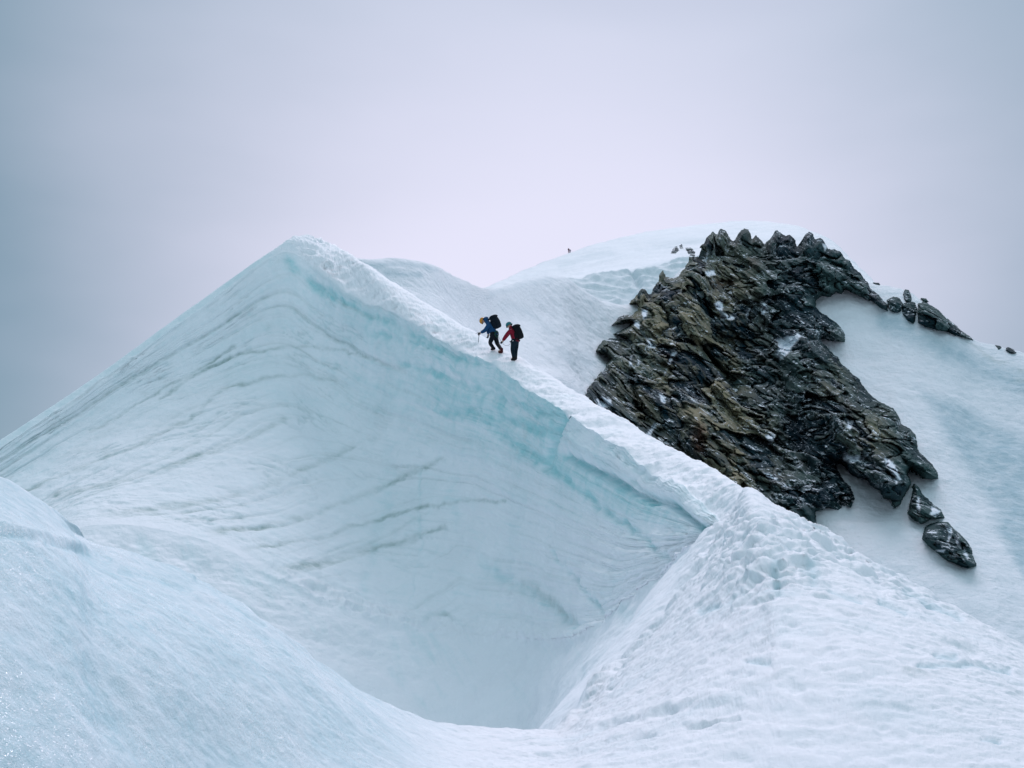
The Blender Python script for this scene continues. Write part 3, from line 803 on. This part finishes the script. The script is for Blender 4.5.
N0 = grid_normals(G); V = G.reshape(-1, 3); Nn = N0.reshape(-1, 3); px, py = P_of(V); ri = np.repeat(RI, nc)
nb = fbm(V * np.array([1, .4, 1]), 25., 5, 80)
disp = 1.0 * nb + .5 * fbm(V, 6., 4, 81)
stepm = sstep(.95, 1.05, ri) * (1 - sstep(1.95, 2.02, ri))
disp += stepm * (1.2 * fbm(V, 7., 4, 82, ridged=True) - 1.0 * bandf(px, py, [[(632,276),(640,292),3.]], 3.))
disp *= (1 - sstep(3.8, 5, ri))
V2 = V + Nn * disp[:, None]
ice = np.clip(stepm * (.14 + .6 * nb) + .10 + .15 * sstep(0, .5, nb) + .30 * bandf(px + nb * 8, py + nb * 5, [[(575,285),(620,276),(680,262),3.],[(600,262),(650,248),(720,238),3.],[(560,268),(610,252),2.5]], 3.), 0, 1)
dome = mesh_obj('summit_dome', V2, grid_faces(nr, nc), M_far, {'ice': ice, 'dirt': ice * 0})
structure(dome, 'rounded snow summit with a shallow broken ice step', 'summit')

# small outcrops high on the dome, above the buttress's left shoulder
bvh_dome = BVHTree.FromPolygons([x.co[:] for x in dome.data.vertices], [tuple(q.vertices) for q in dome.data.polygons])
dep[:] = 300.
for yy in range(236 - Y0g, 272 - Y0g):
    last = 300.
    for xx in range(662 - X0, 706 - X0):
        q = bvh_dome.ray_cast(Vector((0, 0, 0)), Vector(W(xx + X0 + .5, yy + Y0g + .5, 100.)).normalized())[0]
        if q is not None: last = q.y
        dep[yy, xx] = last
rock('rock_outcrop', [[(671,253),(673,248),(677,246),(679,250),(676,253)]], 0.45, 3.2, 2.0, 0.5,
     ('leftmost small rock in summit snow above the left shoulder of the buttress', 'rock outcrop'), seed=85, edge_jag=0.8, snowy=0.3)
rock('rock_outcrop', [[(679,245.5),(682,244),(683,248),(680,248)]], 0.4, 2.2, 1.5, 0.3,
     ('tiniest stone in the summit snow, between two larger rocks', 'rock outcrop'), seed=87, edge_jag=0.4, snowy=0.3)
rock('rock_outcrop', [[(685,248),(691,247),(695,252),(695,258),(690,256)]], 0.45, 3.4, 2.0, 0.5,
     ('small leaning rock in summit snow close left of the first pinnacle', 'rock outcrop'), seed=89, edge_jag=0.9, snowy=0.3)

# ================================================================== 6. VALLEY
bm = bmesh.new()
n = 60
vs = [[bm.verts.new((math.copysign(abs(i / n * 2 - 1) ** 2.2, i - n / 2) * 30000, math.copysign(abs(j / n * 2 - 1) ** 2.2, j - n / 2) * 30000, -260 + 18 * math.sin(i * 1.7) * math.cos(j * 1.3))) for j in range(n + 1)] for i in range(n + 1)]
for i in range(n):
    for j in range(n): bm.faces.new((vs[i][j], vs[i + 1][j], vs[i + 1][j + 1], vs[i][j + 1]))
me = bpy.data.meshes.new('valley_ground'); bm.to_mesh(me); bm.free()
for p in me.polygons: p.use_smooth = True
me.materials.append(snow_material('valley_snow', fine=.02, bump_d=1., coarse=.004, cd=6.))
o = bpy.data.objects.new('valley_ground', me); COL.objects.link(o)
structure(o, 'snow-covered valley floor far below the ridge', 'ground')

# ================================================================== 7. PEOPLE
def evaluated(o):
    dg = bpy.context.evaluated_depsgraph_get()
    me = bpy.data.meshes.new_from_object(o.evaluated_get(dg))
    return me
def skin(name, verts, edges, radii, mat, root=0, sub=2, parent=None, origin=None):
    """verts world; grows one continuous skinned surface"""
    org = Vector(origin)
    me = bpy.data.meshes.new('tmp')
    me.from_pydata([Vector(v) - org for v in verts], edges, [])
    o = bpy.data.objects.new('tmp', me); COL.objects.link(o)
    m = o.modifiers.new('s', 'SKIN'); m.use_smooth_shade = True; m.branch_smoothing = .6
    s = o.modifiers.new('u', 'SUBSURF'); s.levels = sub; s.render_levels = sub
    for i, r in enumerate(radii):
        d = me.skin_vertices[0].data[i]
        d.radius = r if isinstance(r, tuple) else (r, r); d.use_root = (i == root)
    bpy.context.view_layer.update()
    me2 = evaluated(o)
    bpy.data.objects.remove(o); bpy.data.meshes.remove(me)
    for p in me2.polygons: p.use_smooth = True
    me2.materials.clear(); me2.materials.append(mat); me2.name = name
    r = bpy.data.objects.new(name, me2); COL.objects.link(r)
    if parent is not None: r.parent = parent
    else: r.location = org
    return r
def frame(up, back):
    up = Vector(up).normalized(); back = Vector(back); back = (back - up * back.dot(up)).normalized()
    return Matrix((back.cross(up), back, up)).transposed().to_4x4()   # local x = side, y = back, z = up
def solid(name, bm, mat, parent, M=None, smooth=True, bevel=0):
    if bevel: bmesh.ops.bevel(bm, geom=bm.edges[:], offset=bevel, segments=3, affect='EDGES', profile=.6)
    if M is not None: bmesh.ops.transform(bm, matrix=M, verts=bm.verts)
    bmesh.ops.recalc_face_normals(bm, faces=bm.faces)
    me = bpy.data.meshes.new(name); bm.to_mesh(me); bm.free()
    for p in me.polygons: p.use_smooth = smooth
    me.materials.append(mat)
    o = bpy.data.objects.new(name, me); COL.objects.link(o)
    if parent is not None: o.parent = parent
    return o
def shaped_box(w, d, h, taper=.8, n=6, bulge=.15):
    """a packed sack: cross-sections stacked up, fuller in the middle"""
    bm = bmesh.new(); rings = []
    K = 14
    for i in range(n + 1):
        t = i / n
        s = (1 - (1 - taper) * t) * (math.sin(PI * (.10 + .80 * t)) ** .28)
        ring = []
        for k in range(K):
            a = 2 * PI * k / K
            cx = abs(math.cos(a)) ** .6 * math.copysign(1, math.cos(a)); cy = abs(math.sin(a)) ** .6 * math.copysign(1, math.sin(a))
            ring.append(bm.verts.new((cx * w / 2 * s, cy * d / 2 * s * (1 + bulge * math.sin(PI * t)), (t - .5) * h)))
        rings.append(ring)
    for a, b in zip(rings[:-1], rings[1:]):
        for k in range(K): bm.faces.new((a[k], a[(k + 1) % K], b[(k + 1) % K], b[k]))
    bm.faces.new(rings[0][::-1]); bm.faces.new(rings[-1])
    return bm
def tube(name, pts, r, mat, parent, origin, seg=8):
    bm = bmesh.new(); rings = []
    P = [Vector(p) - Vector(origin) for p in pts]
    for i, p in enumerate(P):
        d = (P[min(i + 1, len(P) - 1)] - P[max(i - 1, 0)]).normalized()
        a = d.orthogonal().normalized(); b = d.cross(a)
        rr = r[i] if isinstance(r, (list, tuple)) else r
        rings.append([bm.verts.new(p + a * rr * math.cos(2 * PI * k / seg) + b * rr * math.sin(2 * PI * k / seg)) for k in range(seg)])
    for a, b in zip(rings[:-1], rings[1:]):
        # keep rings aligned
        j = min(range(seg), key=lambda q: (b[q].co - a[0].co).length)
        b[:] = b[j:] + b[:j]
        if (b[1].co - a[1].co).length > (b[-1].co - a[1].co).length: b[:] = [b[0]] + b[1:][::-1]
        for k in range(seg): bm.faces.new((a[k], a[(k + 1) % seg], b[(k + 1) % seg], b[k]))
    bm.faces.new(rings[0][::-1]); bm.faces.new(rings[-1])
    return solid(name, bm, mat, parent)

def on_surface(bv, px, py):
    d = Vector(W(px, py, 50.)).normalized()
    loc, nor, idx, dist = bv.ray_cast(Vector((0, 0, 0)), d)
    return loc

C_skin = plain('weathered_skin', (.42, .26, .19), .6)
C_blue = plain('blue_shell_fabric', (.006, .05, .13), .8)
C_red = plain('red_shell_fabric', (.17, .005, .02), .8)
C_trs = plain('black_trouser_fabric', (.004, .008, .013), .9)
C_trs2 = plain('dark_blue_trouser_fabric', (.004, .014, .024), .9)
C_pack = plain('dark_navy_pack_fabric', (.003, .008, .015), .9)
C_pack2 = plain('black_pack_fabric', (.003, .005, .008), .9)
C_org = plain('orange_helmet_shell', (.52, .22, .035), .4)
C_teal = plain('teal_helmet_shell', (.015, .14, .16), .4)
C_boot = plain('black_boot_leather', (.006, .006, .008), .8)
C_bootr = plain('dark_red_boot_leather', (.06, .008, .010), .8)
C_glove = plain('black_glove_leather', (.005, .008, .011), .8)
C_green = plain('green_rope', (.012, .06, .045), .9)
C_rope = plain('pale_rope', (.72, .68, .70), .9)
C_steel = plain('dull_steel', (.25, .27, .29), .35, metal=.8)
C_lens = plain('dark_goggle_lens', (.015, .015, .02), .15)

def climber(J, face, mats, label, foot_px, boots):
    """J: joint -> (px, py, dY) ; feet are put on the crest where the photograph has them"""
    f = [on_surface(bvh_crest, *p) for p in foot_px]
    Y0 = sum(v.y for v in f) / len(f)
    base = (f[0] + f[1]) / 2
    root = bpy.data.objects.new('person', None); COL.objects.link(root); root.location = base
    tag(root, label, 'person')
    p = {k: Vector(W(v[0], v[1], Y0 + v[2])) for k, v in J.items()}
    face = Vector(face).normalized()
    for s, q in (('l', f[0]), ('r', f[1])):
        p['foot' + s] = q + Vector((0, 0, .07)); 
        p['ank' + s] = Vector(((p['ank' + s].x + q.x) / 2, q.y + .02, max(p['ank' + s].z, q.z + .13)))
        p['toe' + s] = q + Vector((face.x * .17, face.y * .17, .045 + .17 * .25))
        p['heel' + s] = q - face * .06 + Vector((0, 0, .04))
    names = ['pelvis', 'waist', 'chest', 'neck', 'chin', 'head', 'shl', 'ell', 'wrl', 'hal', 'shr', 'elr', 'wrr', 'har', 'hil', 'knl', 'ankl', 'hir', 'knr', 'ankr', 'toel', 'toer', 'nose']
    for s in 'lr':
        d = (p['ha' + s] - p['el' + s]).normalized()
        p['wr' + s] = p['ha' + s] - d * .07
    hd = (p['head'] - p['neck']).normalized()
    p['chin'] = lerp(p['neck'], p['head'], .55)
    look = (face + Vector((0, 0, -.5))).normalized()
    p['nose'] = p['head'] + look * .105 - Vector((0, 0, .02))
    ix = {n: i for i, n in enumerate(names)}
    E = [(ix[a], ix[b]) for a, b in (('pelvis','waist'),('waist','chest'),('chest','neck'),('neck','chin'),('chin','head'),('head','nose'),('chest','shl'),('shl','ell'),('ell','wrl'),('wrl','hal'),
         ('chest','shr'),('shr','elr'),('elr','wrr'),('wrr','har'),('pelvis','hil'),('hil','knl'),('knl','ankl'),('ankl','toel'),('pelvis','hir'),('hir','knr'),('knr','ankr'),('ankr','toer'))]
    Rr = dict(pelvis=.11, waist=.105, chest=.12, neck=.055, chin=.075, head=.098, sh=.068, el=.047, wr=.03, ha=.036, hi=.092, kn=.062, ank=.045, toe=.038, nose=.016)
    rad = [Rr.get(n, Rr.get(n[:-1])) for n in names]
    body = skin('body', [p[n] for n in names], E, rad, C_skin, origin=base, parent=root)
    # jacket
    p['hem'] = p['pelvis'] - (p['waist'] - p['pelvis']) * .1
    jn = ['hem', 'pelvis', 'waist', 'chest', 'neck', 'chin', 'shl', 'ell', 'wrl', 'shr', 'elr', 'wrr']
    ji = {n: i for i, n in enumerate(jn)}
    jr = dict(hem=.14, pelvis=.165, waist=.175, chest=.21, neck=.10, chin=.095, sh=.10, el=.085, wr=.06)
    skin('jacket', [p[n] for n in jn], [(ji[a], ji[b]) for a, b in (('hem','pelvis'),('pelvis','waist'),('waist','chest'),('chest','neck'),('neck','chin'),('chest','shl'),('shl','ell'),('ell','wrl'),('chest','shr'),('shr','elr'),('elr','wrr'))],
         [jr.get(n, jr.get(n[:-1])) for n in jn], mats['jacket'], origin=base, parent=root)
    tn = ['pelvis', 'waist', 'hil', 'knl', 'ankl', 'hir', 'knr', 'ankr']; p['ankl'] -= Vector((0,0,.03)); p['ankr'] -= Vector((0,0,.03)); ti = {n: i for i, n in enumerate(tn)}
    tr = dict(waist=.19, pelvis=.19, hi=.125, kn=.088, ank=.072)
    skin('trousers', [p[n] for n in tn], [(ti[a], ti[b]) for a, b in (('waist','pelvis'),('pelvis','hil'),('hil','knl'),('knl','ankl'),('pelvis','hir'),('hir','knr'),('knr','ankr'))],
         [tr.get(n, tr.get(n[:-1])) for n in tn], mats['trousers'], origin=base, parent=root)
    for s, bmat in zip('lr', boots):
        b = skin('boot', [p['ank' + s] + Vector((0, 0, .09)), p['foot' + s] - face * .02, lerp(p['foot' + s], p['toe' + s], .6), p['toe' + s], p['heel' + s]],
             [(0, 1), (1, 2), (2, 3), (1, 4)], [.078, .068, .056, .040, .045], bmat, origin=base, parent=root)
    for s in 'lr':     # glove: palm and five separate curled fingers
        h = p['ha' + s]; d = (h - p['wr' + s]).normalized(); side = d.cross(look).normalized(); curl = side.cross(d).normalized()
        vs_, es_, rs_ = [p['wr' + s], h], [(0, 1)], [.042, .044]
        for k in range(4):
            o_ = side * (.033 - .022 * k); L = (.030, .034, .032, .025)[k]
            a = h + d * .035 + o_
            n0 = len(vs_)
            vs_ += [a, a + d * L + curl * .010, a + d * L * 1.3 + curl * .036, a + d * L * .9 + curl * .058]
            es_ += [(1, n0), (n0, n0 + 1), (n0 + 1, n0 + 2), (n0 + 2, n0 + 3)]; rs_ += [.012, .0115, .011, .009]
        n0 = len(vs_); a = lerp(p['wr' + s], h, .5) + side * .042
        vs_ += [a, a + side * .022 + d * .03 + curl * .02, a + side * .012 + d * .055 + curl * .045]; es_ += [(0, n0), (n0, n0 + 1), (n0 + 1, n0 + 2)]; rs_ += [.014, .013, .010]
        skin('glove', vs_, es_, rs_, C_glove, origin=base, parent=root, sub=1)
    # helmet: a shell over the crown with a rim and vents
    hu = (hd + Vector((0, 0, .4))).normalized()
    M = Matrix.Translation(p['head'] - base + hu * .012) @ frame(hu, -look)
    bm = bmesh.new(); prof = [(.001, .125), (.05, .120), (.09, .098), (.115, .065), (.126, .025), (.128, -.015), (.136, -.028), (.126, -.03)]
    rings = [[bm.verts.new((r * .92 * math.cos(2 * PI * k / 20), r * 1.1 * math.sin(2 * PI * k / 20) , z + (.006 if k % 5 == 0 and .03 < z < .12 else 0))) for k in range(20)] for r, z in prof]
    for a, b in zip(rings[:-1], rings[1:]):
        for k in range(20): bm.faces.new((a[k], a[(k + 1) % 20], b[(k + 1) % 20], b[k]))
    bm.faces.new(rings[0])
    solid('helmet', bm, mats['helmet'], root, M)
    g = [p['head'] + look * .085 + look.cross(hu).normalized() * x_ - look * abs(x_) * .5 + hu * .01 for x_ in (-.085, -.045, 0, .045, .085)]
    tube('goggles', g, .024, C_lens, root, base)
    if mats.get('hood'):
        bm = shaped_box(.21, .17, .20, .85)
        solid('hood', bm, mats['hood'], root, Matrix.Translation(lerp(p['neck'], p['head'], .42) - base - look * .055 + Vector((0, 0, .03))) @ frame(hd, -look))
    # climbing belt
    ax = (p['waist'] - p['pelvis']).normalized(); a1 = ax.orthogonal().normalized(); b1 = ax.cross(a1)
    c0 = lerp(p['pelvis'], p['waist'], .15)
    hb = tube('harness', [c0 + (a1 * math.cos(t_) + b1 * math.sin(t_)) * .165 for t_ in [2 * PI * k / 16 for k in range(17)]], .022, C_pack2, root, base)
    return root, p, base, face, look

P1, p1, b1_, f1, l1 = climber(dict(
    pelvis=(494.2,335.0,0), waist=(492.4,329.5,.03), chest=(490.0,324.0,.06), neck=(486.2,320.6,.10), head=(482.8,320.8,.14),
    shl=(488.3,325.6,-.12), ell=(485.0,330.6,-.10), wrl=(481,332.6,-.02), hal=(479.2,333.4,.0),
    shr=(490.6,323.4,.22), elr=(488.4,330.0,.36), wrr=(488.4,334,.36), har=(488.0,336.0,.34),
    hil=(493.0,336.2,-.10), knl=(489.8,342.8,.14), ankl=(493.4,348.0,-.02), hir=(495.4,336.2,.12), knr=(497.2,343.6,.30), ankr=(501.4,350.4,.05)),
    (-.80, .60, 0), dict(jacket=C_blue, trousers=C_trs, helmet=C_org, hood=C_blue), 'leading climber in blue jacket and orange helmet, bent forward on the ridge crest',
    [(494.0, 351.0), (501.6, 354.0)], (C_boot, C_bootr))
P2, p2, b2_, f2, l2 = climber(dict(
    pelvis=(515.6,341.8,0), waist=(515.0,337.0,.03), chest=(512.9,331.2,.05), neck=(511.0,327.6,.08), head=(509.2,325.4,.12),
    shl=(510.2,330.6,-.12), ell=(505.8,336.4,-.06), wrl=(503,340,.02), hal=(501.8,342.2,.06),
    shr=(515.4,330.6,.22), elr=(515.2,337.0,.36), wrr=(513,340,.42), har=(511.6,341.2,.44),
    hil=(513.3,343.6,-.10), knl=(512.6,350.4,.16), ankl=(514.0,358.0,0), hir=(516.5,343.6,.10), knr=(515.6,350.8,.28), ankr=(515.3,357.6,.10)),
    (-.72, .70, 0), dict(jacket=C_red, trousers=C_trs2, helmet=C_teal), 'second climber in red jacket and teal helmet, following just below the leader',
    [(514.2, 361.5), (515.6, 361.0)], (C_boot, C_boot))

def backpack(p, base, face, top_px, bot_px, dy, w, d, mat, label, coil=None, bright=None):
    Y0 = p['chest'].y + dy
    a, b = Vector(W(*bot_px, Y0)), Vector(W(*top_px, Y0))
    c = (a + b) / 2
    root = bpy.data.objects.new('backpack', None); COL.objects.link(root); root.location = a
    tag(root, label, 'backpack')
    h = (b - a).length
    M = Matrix.Translation(c - a) @ frame(b - a, -face)
    solid('bag', shaped_box(w, d, h * .92, .86), mat, root, M)
    solid('lid', shaped_box(w * .94, d * 1.02, h * .22, .8), mat, root, M @ Matrix.Translation((0, 0, h * .42)))
    for s in (-1, 1):
        solid('side_pocket', shaped_box(.09, d * .55, h * .42, .9), mat, root, M @ Matrix.Translation((s * w * .5, 0, -h * .2)))
        S = p['shl'] if s < 0 else p['shr']
        q0, q1 = M @ Vector((s * .09, -d * .42, h * .34)), M @ Vector((s * .12, -d * .38, -h * .34))
        m1 = (S - a) * .55 + (p['chest'] - a) * .45 + face * .13 + Vector((0, 0, .10)); m2 = m1 + (q1 - q0) * .5 + face * .06
        tube('shoulder_strap', [q0, lerp(q0, m1, .5) + Vector((0, 0, .05)), m1, m2, q1], .020, mat, root, (0, 0, 0))
    if coil:
        for r_, mm in coil:
            pts = []
            for k in range(49):
                t_ = 2 * PI * k / 48
                pts.append(M @ Vector((w * .1 + r_[0] * math.cos(t_), d * .36 + .014 * math.sin(5 * t_), r_[2] + r_[1] * math.sin(t_))))
            tube('rope_coil', pts, .019, mm, root, (0, 0, 0))
    return root
backpack(p1, b1_, f1, (492.8, 315.8), (497.8, 328.6), -.02, .36, .33, C_pack, 'dark navy backpack worn by the leading climber in blue')
backpack(p2, b2_, f2, (515.6, 325.2), (519.6, 339.6), -.05, .35, .31, C_pack2, 'black backpack worn by the second climber in red')
# green rope coil clipped at the leader's hip
cc = p1['pelvis'] + Vector((.10, -.16, .02)); 
rc = bpy.data.objects.new('rope_coil', None)
pts = []
for k in range(121):
    t_ = 2 * PI * k / 40; r_ = .085 + .012 * math.sin(k * .7)
    pts.append(cc + Vector((r_ * .75 * math.cos(t_), .02 * math.sin(t_ * .33 + k), .13 * math.sin(t_) * (.9 + .1 * math.cos(k)) )))
rcoil = tube('rope_coil', [q - cc for q in pts], .017, C_green, None, (0, 0, 0)); rcoil.location = cc
tag(rcoil, 'green rope coil hanging at the hip of the leading climber', 'rope coil')
# ice axe planted by the leader's forward hand
hx = p1['hal']; foot = on_surface(bvh_crest, 478.0, 341.0)
tipz = foot - Vector((0, 0, .03)) if (foot - hx).length < 1.2 else hx + Vector((-.03, 0, -.34))
axe = bpy.data.objects.new('ice_axe', None); COL.objects.link(axe); axe.location = tipz
tag(axe, 'ice axe planted in the snow by the leading climber', 'ice axe')
top = hx - tipz + Vector((0, 0, .03))
tube('shaft', [Vector((0, 0, 0)), top * .5, top], .014, C_steel, axe, (0, 0, 0))
tube('axe_head', [top + Vector((-.15, .02, -.05)), top + Vector((-.08, .01, -.008)), top, top + Vector((.08, -.01, .0))], [.005, .013, .017, .022], C_steel, axe, (0, 0, 0))
tube('spike', [Vector((0, 0, -.06)), Vector((0, 0, .02))], [.003, .013], C_steel, axe, (0, 0, 0))
# rope between the two
a, b = p2['pelvis'] + Vector((-.10, -.16, .02)), p1['pelvis'] + Vector((.14, -.06, 0))
mid_ = p1['footr'] + Vector((.14, -.10, -.03))
pts = [lerp(lerp(a, mid_, t), lerp(mid_, b, t), t) for t in [k / 20 for k in range(21)]]
rp = tube('rope', [q - a for q in pts], .017, C_rope, None, (0, 0, 0)); rp.location = a
tag(rp, 'thin pale rope linking the two climbers on the ridge', 'rope')

# two far climbers on the skyline of the dome
bvh_dome = BVHTree.FromPolygons([x.co[:] for x in dome.data.vertices], [tuple(q.vertices) for q in dome.data.polygons])
C_far = plain('dark_red_distant_jacket', (.10, .03, .05), .8)
C_far2 = plain('grey_distant_jacket', (.20, .18, .24), .8)
def far_person(px, dx, hide, mat, label):
    best = None
    for k in range(90):
        py = 246 + k * .2
        q = on_surface(bvh_dome, px, py)
        if q is not None: best = q; break
    X = best.x; Yy = best.y
    down = bvh_dome.ray_cast(Vector((X, Yy + hide, best.z + 60)), Vector((0, 0, -1)))[0]
    o0 = down
    V_ = [(0,0,.95),(0,0,1.2),(0,0,1.42),(0,0,1.52),(0,0,1.66),(-.2,0,1.40),(-.26,-.08,1.12),(-.22,-.2,.92),(.2,0,1.40),(.27,-.05,1.12),(.24,-.2,.92),(-.1,0,.88),(-.13,-.1,.48),(-.12,0,.05),(.1,0,.88),(.13,.05,.48),(.16,.1,.05),(0,.16,1.25)]
    E_ = [(0,1),(1,2),(2,3),(3,4),(2,5),(5,6),(6,7),(2,8),(8,9),(9,10),(0,11),(11,12),(12,13),(0,14),(14,15),(15,16),(1,17)]
    R__ = [.17,.17,.18,.07,.13,.1,.075,.05,.1,.075,.05,.12,.09,.08,.12,.09,.08,.15]
    o = skin('person', [Vector(v) + o0 for v in V_], E_, R__, mat, origin=o0, sub=1)
    tag(o, label, 'person')
    return o
far_person(568.8, 0, 1.0, C_far, 'tiny dark climber standing on the far summit skyline, left of the two')
far_person(572.4, 0, 16.0, C_far2, 'fainter of the two tiny climbers on the far summit skyline, mostly behind the crest')


# ================================================================== SKY, SUN, CAMERA
SUN_EL, SUN_AZ = math.radians(43), math.radians(9)      # ahead of the camera and a little to the right
sun_dir = Vector((math.sin(SUN_AZ) * math.cos(SUN_EL), math.cos(SUN_AZ) * math.cos(SUN_EL), math.sin(SUN_EL)))
sl = bpy.data.lights.new('sun', 'SUN'); sl.energy = 2.2; sl.angle = math.radians(34); sl.color = (1.0, .875, .985)
so = bpy.data.objects.new('sun', sl); COL.objects.link(so)
so.rotation_euler = sun_dir.to_track_quat('Z', 'Y').to_euler(); so.location = (0, 0, 60)

w = bpy.data.worlds.new('World'); scene.world = w; w.use_nodes = True
t = w.node_tree; nn = t.nodes; ll = t.links
bgA = nn['Background']; bgA.inputs[1].default_value = .10
sky = nn.new('ShaderNodeTexSky'); sky.sky_type = 'NISHITA'; sky.sun_disc = False
sky.sun_elevation = SUN_EL; sky.sun_rotation = SUN_AZ; sky.altitude = 4000; sky.dust_density = 1.5
ll.new(sky.outputs[0], bgA.inputs[0])
tc = nn.new('ShaderNodeTexCoord')
def vm(op, a, b=None):
    n = nn.new('ShaderNodeVectorMath'); n.operation = op
    ll.new(a, n.inputs[0])
    if b is not None: n.inputs[1].default_value = b
    return n
def mr(v, a, b, c=0., d=1., smooth=True):
    n = nn.new('ShaderNodeMapRange'); n.interpolation_type = 'SMOOTHSTEP' if smooth else 'LINEAR'
    ll.new(v, n.inputs[0])
    for i, x in enumerate((a, b, c, d)): n.inputs[i + 1].default_value = x
    return n.outputs[0]
def mt(op, a, b):
    n = nn.new('ShaderNodeMath'); n.operation = op
    for i, x in enumerate((a, b)):
        if isinstance(x, (int, float)): n.inputs[i].default_value = x
        else: ll.new(x, n.inputs[i])
    return n.outputs[0]
def mixc(f, a, b):
    n = nn.new('ShaderNodeMix'); n.data_type = 'RGBA'
    for i, x in ((0, f), (6, a), (7, b)):
        if isinstance(x, (int, float)): n.inputs[i].default_value = x
        elif isinstance(x, tuple): n.inputs[i].default_value = (*x, 1)
        else: ll.new(x, n.inputs[i])
    return n.outputs[2]
dirn = vm('NORMALIZE', tc.outputs['Generated']).outputs[0]
def angle_to(az, el):
    az, el = math.radians(az), math.radians(el)
    d = vm('DOT_PRODUCT', dirn, (math.sin(az) * math.cos(el), math.cos(az) * math.cos(el), math.sin(el))).outputs['Value']
    return mt('MULTIPLY', mt('ARCCOSINE', mt('MINIMUM', d, 1.0), 0), 180 / PI)
wob = nn.new('ShaderNodeTexNoise'); wob.inputs['Scale'].default_value = 2.2; wob.inputs['Detail'].default_value = 4
mpn = nn.new('ShaderNodeMapping'); mpn.inputs['Scale'].default_value = (1, 1, 2.6); ll.new(dirn, mpn.inputs[0]); ll.new(mpn.outputs[0], wob.inputs['Vector'])
wv = mt('MULTIPLY', mt('SUBTRACT', wob.outputs['Fac'], .5), 10.)
gang = mt('ADD', angle_to(2.0, 8.5), wv)
glow = mr(gang, 33, 5)                                   # thin bright cloud round the low glow
col = mixc(glow, (.10, .23, .30), (.83, .81, .97))
halo = angle_to(9, 43)
ring = mr(halo, 20.4, 22.4)                               # inside the 22 degree halo the veil is greyer
col = mixc(mt('MULTIPLY', mt('SUBTRACT', 1.0, ring), .38), col, (.52, .54, .68))
broad = angle_to(12, 62)
col = mixc(mr(broad, 58, 14, 0, 1), col, (.66, .74, .90))      # the thinnest cloud lies high ahead, round the hidden sun
back = angle_to(180, 32)
col = mixc(mr(back, 105, 30, 0, 1), col, (.49, .66, .75))    # unseen sky behind the viewer, brightened to fill the ice cliff
bgB = nn.new('ShaderNodeBackground'); ll.new(col, bgB.inputs[0]); bgB.inputs[1].default_value = 1.0
ms = nn.new('ShaderNodeMixShader'); ms.inputs[0].default_value = .93
ll.new(bgA.outputs[0], ms.inputs[1]); ll.new(bgB.outputs[0], ms.inputs[2])
ll.new(ms.outputs[0], nn['World Output'].inputs[0])

cam = bpy.data.cameras.new('camera'); co = bpy.data.objects.new('camera', cam); COL.objects.link(co)
cam.sensor_width = 36; cam.lens = 36 * F_PX / 1024; cam.clip_start = .1; cam.clip_end = 60000
co.location = (0, 0, 0); co.rotation_euler = (PI / 2 + PITCH, 0, 0)
scene.camera = co
vs_ = scene.view_settings
vs_.view_transform = 'Standard'; vs_.look = 'None'; vs_.gamma = 1; vs_.exposure = .03; vs_.use_curve_mapping = False
scene.cycles.max_bounces = 6; scene.cycles.diffuse_bounces = 4
scene.cycles.use_adaptive_sampling = True
scene.cycles.use_denoising = True
